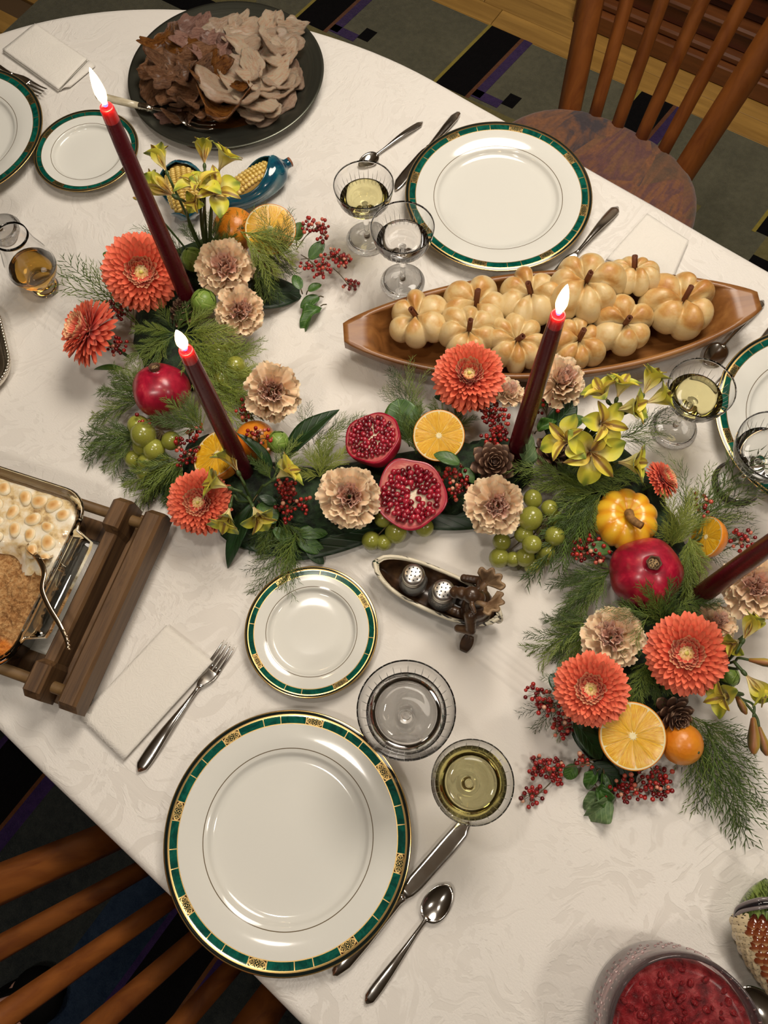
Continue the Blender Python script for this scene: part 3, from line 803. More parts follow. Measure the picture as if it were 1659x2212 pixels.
def wherelab(label, u, v):
    base = label.split(' in the ')[0].split(' at the ')[0].split(' lying ')[0]
    dx, dy = u - 487, (150 - v) * 1.25; h = (math.degrees(math.atan2(dx, dy)) / 30) % 12; hh = int(round(h)) % 12 or 12; d = math.hypot(dx, dy)
    names = {12: 'twelve', 1: 'one', 2: 'two', 3: 'three', 4: 'four', 5: 'five', 6: 'six', 7: 'seven', 8: 'eight', 9: 'nine', 10: 'ten', 11: 'eleven'}
    ring = 'at the edge of' if d > 118 else ('halfway out on' if d > 70 else 'amid')
    for extra in ('', ', lower one', ', upper one', ', small one', ', inner one'):
        l = "%s %s the heap at %s o'clock%s" % (base, ring, names[hh], extra)
        if l not in used_lab: used_lab.add(l); return l
    return l
def piece(label, mt, u, v, h, L, ang, tx=0, ty=0, seed=0, curl=.3, rag=.3, fold=.6, grp='pieces of carved turkey on the platter'):
    key = (mt.name, seed)
    if seed % 2: curl, fold, rag = curl * .35, fold * .35, rag * .8
    if key not in MK: MK[key] = mesh('turkey_piece', meat(seed + len(MK), curl, rag, fold), mt)
    p = P(u, v, h)
    if lab_auto.get(label) is not None or label in (GW, GD, GP, GU): label = wherelab(label, u, v)
    o = ob('turkey_piece', MK[key], None, p, (math.radians(tx), math.radians(ty), math.radians(ang)), L)
    return tag(o, label, 'meat', grp)
GW = 'torn pale breast slice in the right half of the turkey heap'
GD = 'chunk of brown dark meat in the left half of the turkey heap'
GP = 'rosy pink shred of meat at the upper left of the turkey heap'
GU = 'flat mottled slice of meat lying against the right side of the platter'
for i, (u, v, h, L, a, tx, ty) in enumerate([(600, 205, .020, .046, 60, 0, 0), (575, 235, .018, .040, 40, 0, 0), (620, 165, .018, .038, 85, 0, 0)]):
    piece(GU, m_white2, u, v, h, L, a, tx, ty, i, .1, .3, .3)
for i, (u, v, h, L, a, tx, ty) in enumerate([
    (540, 75, .035, .042, 20, 15, 0), (590, 60, .045, .034, 70, 40, 10), (605, 95, .040, .034, 40, 20, 20), (555, 110, .045, .040, -20, 0, 10),
    (600, 125, .040, .038, 60, 10, 15), (515, 110, .042, .034, 10, 20, -10), (525, 150, .050, .036, -35, 12, 0), (570, 165, .045, .044, 25, -5, 10),
    (610, 170, .034, .034, 50, 0, 20), (500, 195, .045, .046, -15, 0, 0), (545, 205, .040, .044, -30, -10, 5), (590, 195, .034, .036, 40, 0, 14),
    (480, 60, .040, .030, 30, 25, 0), (512, 65, .040, .030, 80, 30, 0), (625, 60, .035, .026, 25, 50, 20), (545, 140, .056, .026, -60, 30, 10), (570, 230, .026, .030, -20, 10, 0), (540, 240, .026, .028, -40, -14, 0)]):
    piece(GW, m_white, u, v, h, L, a, tx, ty, i % 7, .35, .34, .9)
for i, (u, v, h, L, a, tx, ty) in enumerate([
    (370, 105, .035, .034, 40, 10, -20), (350, 140, .040, .036, 10, 10, -10), (385, 150, .050, .036, -30, 15, 0), (345, 185, .030, .036, 60, 0, -25),
    (375, 205, .036, .036, 100, 10, 0), (400, 185, .045, .034, -20, 20, 0), (405, 215, .034, .034, 80, 0, 10), (430, 125, .052, .034, 10, 10, 0),
    (420, 165, .050, .030, 35, 25, 0), (330, 170, .028, .028, 90, 0, -20), (360, 165, .052, .026, 0, 20, 0), (445, 150, .045, .030, -20, 0, 0), (395, 245, .022, .026, 20, 0, 0), (440, 225, .026, .030, 60, 5, 0)]):
    piece(GD, m_dark, u, v, h, L, a, tx, ty, i % 6, .6, .32, 1.2)
for i, (u, v, h, L, a, tx, ty) in enumerate([(405, 70, .035, .032, 50, 30, 0), (450, 60, .040, .028, 85, 30, 10), (430, 90, .048, .034, 10, 20, 0), (470, 95, .048, .030, -30, 10, 10), (455, 120, .05, .03, 20, 0, 10), (365, 250, .018, .020, 10, 0, 0)]):
    piece(GP, m_dark2, u, v, h, L, a, tx, ty, i % 4, .5, .4, 1.0)
for i, (u, v, h, L, a, tx, ty, lab) in enumerate([
    (352, 90, .042, .030, 30, 10, -10, 'glossy brown crisp skin at the upper left of the turkey heap'), (395, 100, .052, .030, -20, 10, 0, 'curled golden brown skin beside the rosy meat'),
    (445, 160, .054, .034, 40, 30, 10, 'long curl of browned skin in the middle of the turkey heap'), (520, 185, .058, .014, 10, 0, 0, 'small amber scrap of skin on top of the pale slices'),
    (480, 238, .030, .040, -18, -30, 0, 'long golden crackling edge along the front of the pale slices'), (445, 240, .024, .024, 10, 0, 0, 'amber folded skin by the serving fork tines')]):
    piece(lab, m_skin, u, v, h, L, a, tx, ty, i, .8, .3, 1.4, None)
w = Mat('meat_juice', (.10, .035, .008), .06, trans=.35, ior=1.35, coat=1.0); m_juice = w.m
p = P(470, 262, .008)
tag(ob('gravy_pool', mesh('gravy_pool', lathe([(0, .0018), (.045, .0018), (.053, .0012), (.055, 0), (0, 0)], 48, lambda a, r, z: 1 + .18 * math.sin(a * 2 + 1) + .08 * math.sin(a * 5)), m_juice), None, (p.x, p.y, TZ + .0053)), 'brown glossy meat juice pooled at the front of the pewter platter', 'gravy')
# serving fork
w = Mat('pearl_handle', (.60, .55, .42), .3, coat=.5); w.color(w.ramp(w.noise(40, w.scl(w.co(), (1, 4, 4)), 3), [(.35, sr(172, 158, 128)), (.65, sr(212, 202, 176))])); m_pearl = w.m
A, B = P(206, 206, .034), P(468, 268, .02)
t = thing('serving_fork', 'silver serving fork with a pearly handle resting on the platter rim', 'fork', A, qx(B - A))
LL = (B - A).length
part('pearl_handle', loft([(0, .002, 0, .002), (.003, .0052, 0, .0048), (.02, .0064, 0, .0052), (.05, .0058, 0, .005), (LL * .36, .0048, 0, .0046)], 14), m_pearl, t)
part('collar', lathe([(.0046, 0), (.0056, .002), (.0048, .004), (.0056, .006), (.0050, .012), (.0062, .015), (.0044, .018), (.0036, .022), (0, .0225)], 20), m_silver, t, loc=(LL * .36, 0, 0), rot=(0, PI / 2, 0))
part('shank', loft([(LL * .44, .0030, 0, .0028), (LL * .55, .0024, .002, .0020), (LL * .66, .0030, .002, .0016), (LL * .72, .0110, -.001, .0014), (LL * .78, .0150, -.002, .0013)], 12), m_silver, t)
for k in range(4):
    y = (k - 1.5) * .0085
    part('tine', loft([(LL * .775, .0026, -.002, .0012, y), (LL * .86, .0019, -.004, .0012, y * 1.02), (LL * .95, .0014, -.001, .001, y), (LL, .0004, .003, .0005, y * .97)], 8), m_silver, t)
# ================================================================ wooden boat bowl and pumpkin rolls
w = Mat('acacia', (.30, .12, .035), .38, coat=.3, coatr=.3)
v = w.scl(w.co(), (3, 26, 30)); g = w.noise(1.1, v, 5, .6, 1.0); g2 = w.noise(3.5, w.co(), 2)
w.color(w.ramp(g * .6 + g2 * .4, [(.32, sr(84, 50, 22)), (.5, sr(134, 86, 42)), (.66, sr(168, 118, 64))])); w.bump(g, .1, .0008); m_aca = w.m
bo = thing('boat_bowl', 'long boat shaped wooden bowl with blunt pointed ends holding the pumpkin rolls', 'bowl', (.195, .600, TZ + .0004), (0, 0, math.radians(4.1)))
HLb = .271
def hullw(q): return .013 + .068 * (1 - abs(q) ** 2.0) ** 0.85 if abs(q) < 1 else .013
def rimz(q): return .047 + .014 * abs(q) ** 3
def hull(u, v):                            # v 0..1 outer keel -> rim -> inner keel
    q = max(-1, min(1, 2 * u - 1)); x = q * HLb; W = hullw(q); H = rimz(q)
    kb = .0 + .030 * ss((abs(q) - .62) / .38) ** 1.3
    a = (v - .5) * 2                      # -1..1 : one rim to the other
    return x, a, W, H, kb
def sec(inner):
    V = []; F = []; nu, nv = 72, 24
    for i in range(nu + 1):
        for j in range(nv + 1):
            x, a, W, H, kb = hull(i / nu, j / nv)
            th = .0075 if inner else 0
            wd = max(.004, W - th * .9); hh = H - kb - (.010 if inner else 0)
            s = math.copysign(abs(a) ** .8, a)
            y = wd * math.sin(s * PI / 2 * 1.0)
            z = kb + (.010 if inner else 0) + hh * (1 - math.cos(s * PI / 2)) ** 1.25
            if inner:
                e_ = ss((abs(x) - (HLb - .060)) / .030); z = lerp(z, H - .0004, e_); y *= lerp(1, .97, e_)
            V.append((x, y, z))
    for i in range(nu):
        for j in range(nv):
            k = i * (nv + 1) + j; F.append((k, k + 1, k + nv + 2, k + nv + 1))
    return V, F, nu, nv
Vo, Fo, nu, nv = sec(False); Vi, Fi, _, _ = sec(True)
n = len(Vo); m1 = nv + 1
F = list(Fo) + [tuple(i + n for i in g[::-1]) for g in Fi]
for i in range(nu):
    for j in (0, nv): F.append((i * m1 + j, (i + 1) * m1 + j, (i + 1) * m1 + j + n, i * m1 + j + n))
for i in (0, nu):
    for j in range(nv): F.append((i * m1 + j, i * m1 + j + 1, i * m1 + j + 1 + n, i * m1 + j + n))
part('hull', (Vo + Vi, F), m_aca, bo)
w = Mat('bread_crust', (.75, .5, .25), .42, sss=.12, ssr=(.01, .006, .003), coat=.35, coatr=.35)
X, Y, Z = w.xyz(w.co('Generated')); r = w.rand()
nn = w.noise(3.2, w.vec(X + r * 9.0, Y, Z), 3, .55) ; n3 = w.noise(30, w.co('Generated'), 4, .6)
toast = (Z * 1.2 + nn * 1.5 + n3 * .12 + (r - .5) * .45 - 1.52)
w.color(w.ramp(toast.step(-.25, .95), [(0, sr(226, 202, 154)), (.30, sr(222, 194, 138)), (.6, sr(208, 160, 92)), (1, sr(176, 110, 46))]))
w.bump(n3 + w.noise(90, w.co('Generated'), 3) * .5, .25, .001); m_bread = w.m
w = Mat('cinnamon', (.18, .06, .02), .6); w.color(w.ramp(w.noise(12, w.scl(w.co(), (1, 1, .2)), 4), [(.3, sr(78, 38, 18)), (.7, sr(132, 74, 40))])); w.bump(w.noise(90), .4, .0005); m_cin = w.m
def rollmesh(seed, nl):
    rs = random.Random(seed); k = 96
    lob = []
    tot = 0
    for i in range(nl): q = rs.uniform(.8, 1.25); lob.append((tot, tot + q, rs.uniform(.88, 1.12), rs.uniform(.82, 1.15))); tot += q
    def L(a):
        t_ = (a / (2 * PI)) % 1 * tot
        for (a0, a1, rr, hh) in lob:
            if a0 <= t_ < a1:
                m_ = (t_ - a0) / (a1 - a0); return math.sin(PI * m_) ** .42, rr, hh
        return 0, 1, 1
    def f(u, v):
        a = u * 2 * PI; c, rr, hh = L(a)
        ph = lerp(-PI / 2, PI * .5, v)            # bottom centre -> equator -> top centre
        cr, sn = math.cos(ph), math.sin(ph)
        R = (.70 + .30 * c) * lerp(1, rr, c)
        rad = R * (cr ** .62 if cr > 0 else 0)
        z = (.66 if sn > 0 else .50) * math.copysign(abs(sn) ** 1.0, sn) * (.78 + .22 * c) * (hh if sn > 0 else 1)
        if sn > 0: z -= .34 * math.exp(-(rad / .30) ** 2) + .10 * (1 - c) * math.exp(-(rad / .7) ** 2)
        return (rad * math.cos(a), rad * math.sin(a), z + .05 * nz(rad * math.cos(a) * 2 + seed, rad * math.sin(a) * 2, z))
    return grid(f, k, 22, True)
def cin(h=.022, r=.0042):
    def f(u, v):
        a = u * 3.3 * PI; rr = r * (1 - u * .45); return (rr * math.cos(a), rr * math.sin(a), v * h)
    return sheet(f, 26, 1, .0008)
cin_me = mesh('cinnamon_stick', cin(), m_cin)
RM = [mesh('bread', rollmesh(s, n), m_bread) for s, n in ((1, 7), (2, 6), (3, 8), (4, 7), (5, 6), (6, 7))]
for (u, v, px, h, sd, spin, tx, ty, lab) in [
    (903, 693, 116, .046, 1, 0, 0, -12, 'pumpkin shaped bread roll at the left end of the boat bowl'),
    (1028, 672, 136, .046, 4, 40, -8, 0, 'pale pumpkin shaped roll in the back row, second from the left'),
    (1011, 722, 122, .052, 5, 10, 10, 0, 'deeply browned pumpkin roll just above the round orange flower'),
    (1148, 648, 132, .050, 0, 80, -10, 5, 'pale pumpkin shaped roll left of the candle flame'),
    (1112, 742, 118, .048, 2, 20, 12, 0, 'ribbed pumpkin roll in the front row behind the candle'),
    (1243, 742, 114, .046, 3, 60, 14, 0, 'pale pumpkin roll in the front row right of the candle'),
    (1262, 622, 150, .066, 3, 100, -4, 0, 'largest golden pumpkin roll on top of the heap behind the candle flame'),
    (1368, 598, 98, .060, 2, 30, -18, 10, 'small well browned pumpkin roll at the back right of the bowl'),
    (1345, 708, 122, .050, 4, 0, 6, 4, 'pale pumpkin roll in the front row, second from the right'),
    (1466, 665, 148, .048, 0, 10, 0, 8, 'ribbed pumpkin roll at the right end of the boat bowl')]:
    s = S(u, v, px, h) / 2 * 1.14; p = P(u, v, h)
    t = thing('pumpkin_roll', lab, 'bread', p, (math.radians(tx), math.radians(ty), math.radians(spin)), 'pumpkin rolls in the boat bowl')
    ob('bread', RM[sd], t, scale=s)
    ob('cinnamon_stick', cin_me, t, (0, 0, s * .18), (math.radians(8), math.radians(-6), spin), (1, 1, .75 + s * 12))
# ================================================================ casserole and its wooden tray
CR_ = Vector((-.342, .2225, TZ)); CZ = math.radians(-18.7)
m_wal = woodmat('walnut_tray', (.150, .078, .030), (.045, .020, .008), .55, (60, 4, 60), .05, 1.6, .4).m
m_wal2 = woodmat('walnut_dowel', (.20, .115, .042), (.11, .058, .02), .55, (3, 40, 40), .05, 1.2, .25).m
tr = thing('serving_tray', 'dark wooden serving tray with round dowel rails carrying the casserole', 'tray', CR_, (0, 0, CZ))
def endset(x, s):
    part('end_board', box(min(x, x - s * .064), max(x, x - s * .064), -.122, .122, .002, .020, .003), m_wal, tr, False)
    xi = x - s * .046
    def bar(xc, hw, hn, z0, z1, zn, yb):
        V = []; F = []
        ys = [-.125, -.118, -yb - .006, -yb, yb, yb + .006, .118, .125]
        for y in ys:
            nar = abs(y) <= yb + .001; w_ = hn if nar else hw; z = zn if nar else z1
            if abs(y) > .12: z -= .012
            V += [(xc - w_, y, z0), (xc + w_, y, z0), (xc + w_, y, z - .004), (xc + w_ * .7, y, z), (xc - w_ * .7, y, z), (xc - w_, y, z - .004)]
        for i in range(len(ys) - 1):
            for k in range(6): F.append((i * 6 + k, i * 6 + (k + 1) % 6, i * 6 + 6 + (k + 1) % 6, i * 6 + 6 + k))
        F.append(tuple(range(5, -1, -1))); F.append(tuple(len(V) - 6 + k for k in range(6)))
        return V, F
    part('inner_bar', bar(xi, .0105, .0085, .020, .068, .056, .080), m_wal, tr, False)
    part('outer_bar', bar(x - s * .006, .0115, .0115, .020, .058, .058, .09), m_wal, tr, False)
endset(.010, 1); endset(-.478, -1)
for y in (-.106, .106): part('dowel_rail', tube([(-.485, y, .040), (-.25, y, .040), (.004, y, .040)], .0068, 14), m_wal2, tr)
part('foot_rail', box(-.47, 0, -.10, -.075, .0, .006), m_wal, tr, False); part('foot_rail', box(-.47, 0, .075, .10, .0, .006), m_wal, tr, False)
ds = thing('casserole_dish', 'rectangular glass baking dish of sweet potato casserole with a clear side handle', 'dish', CR_ + Vector((0, 0, .0105)), (0, 0, CZ))
DX0, DX1, DY = -.400, -.074, .106
def rr_loop(x0, x1, y0, y1, r, n=9):
    pts = []
    for (cx, cy, a0) in ((x1 - r, y1 - r, 0), (x0 + r, y1 - r, PI / 2), (x0 + r, y0 + r, PI), (x1 - r, y0 + r, 1.5 * PI)):
        for k in range(n): a = a0 + PI / 2 * k / (n - 1); pts.append((cx + r * math.cos(a), cy + r * math.sin(a)))
    return pts
def dishloop(off, z, flange=0.0):
    pts = []
    for (x, y) in rr_loop(DX0 - off, DX1 + off, -DY - off, DY + off, .034 + off):
        if flange and abs(y) < .062: pass
        pts.append((x, y, z))
    return pts
def dense(off, z, fl=0.0):
    out = []; lp_ = dishloop(off, z); n = len(lp_)
    for i in range(n):
        a, b = lp_[i], lp_[(i + 1) % n]; d = math.dist(a, b); k = max(1, int(d / .008))
        for j in range(k): out.append(tuple(lerp(a[c], b[c], j / k) for c in range(3)))
    if fl:
        o2 = []
        for (x, y, z_) in out:
            s = ss((.066 - abs(y)) / .014)
            if abs(x - (DX1 + off)) < .004: x += fl * s
            if abs(x - (DX0 - off)) < .004: x -= fl * s
            o2.append((x, y, z_ - .003 * s if fl > .01 else z_))
        out = o2
    return out
base = dense(0, 0); N = len(base)
def loops(ls):
    V = []; F = []
    for off, z, fl in ls:
        # same angular sampling for every ring: scale the base ring
        for (x, y, _), (bx, by, _) in zip(dense(0, 0, 0), base):
            cx, cy = (DX0 + DX1) / 2, 0
            kx = ((DX1 - DX0) / 2 + off) / ((DX1 - DX0) / 2); ky = (DY + off) / DY
            X = cx + (x - cx) * kx; Yv = y * ky
            s = ss((.066 - abs(y)) / .012)
            if fl:
                if x > DX1 - .003: X += fl * s
                if x < DX0 + .003: X -= fl * s
            V.append((X, Yv, z))
    for k in range(len(ls) - 1):
        for i in range(N): F.append((k * N + i, k * N + (i + 1) % N, (k + 1) * N + (i + 1) % N, (k + 1) * N + i))
    return V, F
ls = [(-.030, .005, 0), (-.016, .006, 0), (-.009, .013, 0), (-.004, .050, 0), (-.001, .060, 0), (.003, .063, .001), (.006, .0625, .024), (.007, .060, .026), (.004, .0575, .023), (.002, .056, .004), (.0, .048, 0), (-.006, .010, 0), (-.012, .001, 0), (-.030, 0, 0)]
V, F = loops(ls); F.append(tuple(range(N))[::-1]); F.append(tuple((len(ls) - 1) * N + i for i in range(N)))
m_bake = M_('baking_glass', (.90, .93, .90), .02, trans=1.0, ior=1.47)
part('glass_shell', (V, F), m_bake, ds)
w = Mat('crumble', (.35, .2, .09), .85)
X, Y, Z = w.xyz(); n1 = w.noise(260, None, 4, .7); n2 = w.noise(38, None, 3, .6); n4 = w.noise(14, None, 2)
crm = w.ramp(n1 * .65 + n2 * .35, [(.3, sr(92, 58, 26)), (.45, sr(158, 110, 60)), (.56, sr(196, 152, 98)), (.7, sr(216, 178, 126))])
orange = (n4 * .8 + (0.0 - Y) * 3.0).step(.66, .76)
w.color(w.mix(orange, crm, w.ramp(n1, [(.3, sr(196, 96, 20)), (.7, sr(240, 150, 50))])))
w.bump(n1 + n2, 1.0, .003); m_crum = w.m
def inner_pt(u, v, k=1.0): return lerp(DX0 + .006, DX1 - .006, u), lerp(-DY + .006, DY - .006, v)
def rclip(x, y):
    r = .030; x0, x1, y0, y1 = DX0 + .004, DX1 - .004, -DY + .004, DY - .004
    cx = max(x0 + r, min(x1 - r, x)); cy = max(y0 + r, min(y1 - r, y)); dx, dy = x - cx, y - cy; d = math.hypot(dx, dy)
    if d > r: x, y = cx + dx / d * r, cy + dy / d * r
    return x, y
def fill(u, v):
    x, y = rclip(lerp(DX0 + .002, DX1 - .002, u), lerp(-DY + .002, DY - .002, v))
    e = min(x - DX0, DX1 - x, y + DY, DY - y)
    z = .048 + .003 * nz(x * 30, y * 30) + .0050 * nz(x * 120, y * 120) + .0045 * nz(x * 260, y * 260, 5) - .004 * ss(1 - e / .02)
    hx, hy = x + .135, y - .012
    z -= .012 * math.exp(-(hx * hx + hy * hy) / .0006)
    return x, y, z
V, F = grid(fill, 180, 120)
part('crumble_filling', (V, F), m_crum, ds, fix=False)
w = Mat('melted_marshmallow', (.85, .78, .66), .35, sss=.4, ssr=(.006, .005, .004), coat=.3)
n1 = w.noise(45, None, 4, .6); w.color(w.ramp(n1, [(.30, sr(150, 112, 70)), (.42, sr(226, 200, 150)), (.55, sr(244, 232, 208)), (.8, sr(250, 244, 230))])); w.bump(w.noise(120, None, 3), .4, .0015); m_mm = w.m
w = Mat('toasted_marshmallow', (.8, .6, .35), .45, sss=.25, ssr=(.005, .004, .003), coat=.2)
X, Y, Z = w.xyz(w.co('Generated')); d = ((X - .5) * (X - .5) + (Y - .5) * (Y - .5)).sqrt()
w.color(w.ramp(d * 1.6 + w.noise(4, w.co('Generated')) * .3 - .1, [(.1, sr(206, 150, 82)), (.5, sr(232, 192, 130)), (.75, sr(246, 230, 196)), (1, sr(250, 242, 224))])); m_toast = w.m
def yb_(x): return .006 + .010 * math.sin(x * 38 + 1) + .012 * nz(x * 40, 3)
def mmf(u, v):
    x = lerp(DX0 + .006, DX1 - .005, u); y0 = yb_(x) - (.035 if -.105 < x < -.085 else 0) * 0 - .0; y = lerp(y0, DY - .006, v); x, y = rclip(x, y)
    z = .0535 + .0022 * nz(x * 60, y * 60) + .0012 * nz(x * 190, y * 190, 2)
    e = min(x - DX0, DX1 - x, DY - y); z -= .003 * ss(1 - e / .014)
    if v < .15: z -= .0065 * (1 - v / .15)
    hx, hy = x + .135, y - .010
    z -= .013 * math.exp(-(hx * hx + hy * hy) / .00035)
    return x, y, z
part('melted_marshmallow', grid(mmf, 100, 34), m_mm, ds, fix=False)
mm_me = [mesh('marshmallow', lathe([(0, .55), (.35, .53), (.68, .42), (.9, .16), (1.0, -.1), (1.02, -.3), (0, -.32)], 20, lambda a, r, z, s=s: 1 + .10 * math.sin(a * 2 + s) + .06 * math.sin(a * 3 + s * 2)), m_toast) for s in (1, 4, 7)]
rs = random.Random(5); put = []
for _ in range(2500):
    x, y = rs.uniform(DX0 + .02, DX1 - .016), rs.uniform(.004, DY - .014)
    if y < yb_(x) + .014 or math.hypot(x + .135, y - .012) < .024: continue
    xx, yy = rclip(x * 1.0, y); 
    if math.hypot(xx - x, yy - y) > .001: continue
    if all(math.hypot(x - a, y - b) > .0170 for a, b in put): put.append((x, y))
for x, y in put:
    s = rs.uniform(.0075, .0100); ob('marshmallow', rs.choice(mm_me), ds, (x, y, .0545), (0, 0, rs.random() * 6), (s, s * rs.uniform(.8, 1.1), s * .62))
# silver spoon standing in the casserole
w = M_('gilt_silver', (.62, .50, .36), .16, 1.0)
pp = [P(*q) for q in ((62, 1190, .066), (82, 1205, .076), (95, 1235, .082), (90, 1272, .084), (106, 1312, .083), (128, 1348, .081), (143, 1380, .078), (146, 1402, .077))]
t = thing('casserole_spoon', 'silver spoon with a beaded handle tip resting in the casserole and over the tray', 'spoon', pp[3])
c = curve([q - pp[3] for q in pp], 5)
part('handle', tube(c[3:], [lerp(.0036, .0024, abs(i / (len(c) - 4) - .1)) for i in range(len(c) - 3)], 10, True, .45), w, t)
d_ = (c[10] - c[0]).normalized()
V, F = grid(lambda u, v: (.020 * v * math.cos(u * 2 * PI), .0135 * v * math.sin(u * 2 * PI), .007 * v * v), 26, 7, True)
sb_ = part('bowl', sheet(lambda u, v: (.021 * v * math.cos(u * 2 * PI), .0140 * v * math.sin(u * 2 * PI), .008 * v * v), 26, 7, .0009), w, t)
sb_.location = c[3] + Vector((0, 0, -.010)); sb_.rotation_mode = 'QUATERNION'; sb_.rotation_quaternion = qx(c[8] - c[0], -.9)
for k in range(5):
    q = c[-1 - k * 2]; part('bead', mv(uvs(.0017, .0017, .0017, 8, 6), q.x + .0022, q.y, q.z + .0006), w, t)
# ================================================================ shared remesh helper for modelled figures
def blob(name, balls, mt, parent, vox=.0011, smooth=4):
    parts_ = []
    for c, r, *q in balls:
        e = uvs(*(r if hasattr(r, '__len__') else (r, r, r)), 16, 10)
        M = Matrix.Translation(Vector(c)) @ (q[0].to_matrix().to_4x4() if q else Matrix.Identity(4))
        parts_.append(xf(e, M))
    o = part(name, join(*parts_), mt, parent)
    m_ = o.modifiers.new('fuse', 'REMESH'); m_.mode = 'VOXEL'; m_.voxel_size = vox; m_.use_smooth_shade = True
    s = o.modifiers.new('soften', 'SMOOTH'); s.iterations = smooth; s.factor = .5
    return o
def limb(a, b, ra, rb, n=6):
    a, b = Vector(a), Vector(b); return [(a.lerp(b, k / (n - 1)), lerp(ra, rb, k / (n - 1))) for k in range(n)]
# ================================================================ moose canoe with the shakers
w = Mat('birch_bark', (.62, .57, .46), .5, coat=.2)
n1 = w.noise(60, w.scl(w.co(), (.6, 3.5, 3)), 3, .6); n2 = w.noise(14, w.scl(w.co(), (1, .3, 1)), 2)
w.color(w.mix((n1 + (n2 - .5) * .25).step(.53, .60), sr(222, 214, 190), (.018, .014, .010))); w.bump(n1, .4, .0008); m_birch = w.m
m_green = M_('canoe_green', (.012, .04, .02), .35, coat=.4)
w = Mat('moose_brown', (.06, .03, .012), .38, coat=.35)
w.color(w.ramp(w.noise(70, None, 4), [(.3, (.018, .008, .004)), (.55, (.060, .028, .012)), (.8, (.14, .075, .03))])); w.bump(w.noise(160, None, 3), .5, .0008); m_moose = w.m
w = Mat('antler', (.2, .12, .06), .5); w.color(w.ramp(w.noise(60, None, 3), [(.35, (.11, .055, .025)), (.7, (.36, .24, .13))])); m_antl = w.m
cL, cR = Vector((-.034, .2765, TZ)), Vector((.112, .209, TZ)); cc = (cL + cR) / 2
cn = thing('moose_canoe_holder', 'birch bark canoe figurine paddled by a brown moose, holding the two shakers', 'figurine', cc + Vector((0, 0, .0004)), qx(cR - cL))
CLn = (cR - cL).length / 2
def can(u, v, k, dz, inner):
    q = 2 * u - 1; x = q * CLn * (1 if not inner else .93); W = .0265 * (1 - abs(q) ** 2.6) ** .6 + .0008
    W *= k; a = (v - .5) * PI; H = .028 + .010 * abs(q) ** 3
    kb = .012 * ss((abs(q) - .6) / .4)
    return (x, W * math.sin(a), dz + kb + (H - kb - dz) * (1 - math.cos(a)) ** .8)
Vo, Fo = grid(lambda u, v: can(u, v, 1.0, 0, False), 48, 16); Vi, Fi = grid(lambda u, v: can(u, v, .84, .005, True), 48, 16)
n = len(Vo); F = Fo + [tuple(i + n for i in g[::-1]) for g in Fi]
for i in range(48):
    for j in (0, 16): F.append((i * 17 + j, (i + 1) * 17 + j, (i + 1) * 17 + j + n, i * 17 + j + n))
for i in (0, 48):
    for j in range(16): F.append((i * 17 + j, i * 17 + j + 1, i * 17 + j + 1 + n, i * 17 + j + n))
nF = len(Fo); mi = [0 if (k % 16) in (0, 1, 14, 15) else 1 for k in range(nF)] + [2] * (len(F) - nF)
for k in range(nF + len(Fi), len(F)): mi[k] = 0
part('canoe_hull', (Vo + Vi, F), [m_birch, m_green, m_moose], cn, mi=mi, fix=False)
for s in (-1, 1):
    part('gunwale', tube([Vector(can(k / 24, 0 if s < 0 else 1, .93, 0, False)) + Vector((0, 0, .0006)) for k in range(25)], .0024, 8), m_birch, cn)
for s in (-1, 1): part('canoe_tip', mv(uvs(.0055, .0042, .016, 14, 10), s * (CLn - .0008), 0, .0245), m_green if s < 0 else m_birch, cn)
mo = Vector((CLn * .60, 0, .0))
B = [((mo.x + .004, 0, .024), (.017, .019, .020)), ((mo.x + .003, 0, .042), (.013, .016, .014)), ((mo.x - .001, .001, .058), (.0088, .0085, .0085))]
B += [((mo.x - .006, .0005, .063), (.0085, .0085, .0080)), ((mo.x - .014, -.001, .0605), (.0085, .0062, .0060)), ((mo.x - .021, -.002, .0575), (.0058, .0062, .0052))]
B += limb((mo.x, .014, .046), (mo.x - .004, .024, .036), .0058, .005) + limb((mo.x - .004, .024, .036), (mo.x - .020, .021, .033), .0048, .004)
B += limb((mo.x, -.014, .046), (mo.x + .006, -.024, .034), .0060, .005) + limb((mo.x + .006, -.024, .034), (mo.x - .006, -.026, .029), .0048, .004)
B += limb((mo.x - .004, .009, .016), (mo.x - .024, .010, .020), .006, .0045) + limb((mo.x - .004, -.009, .016), (mo.x - .024, -.010, .020), .006, .0045)
B += limb((mo.x - .002, .009, .066), (mo.x + .003, .014, .068), .0026, .0018) + limb((mo.x - .002, -.009, .066), (mo.x + .003, -.014, .066), .0026, .0018)
KM = 1.22; mk = lambda c: ((c[0] - mo.x) * KM + mo.x, c[1] * KM, (c[2] - .016) * KM + .016)
B = [(mk(c), tuple(x * KM for x in r) if hasattr(r, '__len__') else r * KM) for c, r in B]
blob('moose', B, m_moose, cn, .0011, 3)
def antler(s):
    def f(u, v):
        a = lerp(-1.15, 1.15, u); fr = (.0145 + .0042 * abs(math.sin(a * 5.5))) * (v * .9 + .1)
        return (fr * math.cos(a) * 1.0 + .003, fr * math.sin(a) * .95, .010 * v * v - .002)
    return join(sheet(f, 26, 5, .0022), tube([(-.004, 0, -.003), (0, 0, -.001), (.006, 0, 0)], [.002, .0022, .0028], 8))
am = mesh('antler', antler(1), m_antl)
ob('antler', am, cn, mk((mo.x + .000, .009, .068)), qx((.30, 1, .42), .3), 1.3); ob('antler', am, cn, mk((mo.x + .004, -.004, .068)), qx((1.0, -.10, .25), -.3), 1.3)
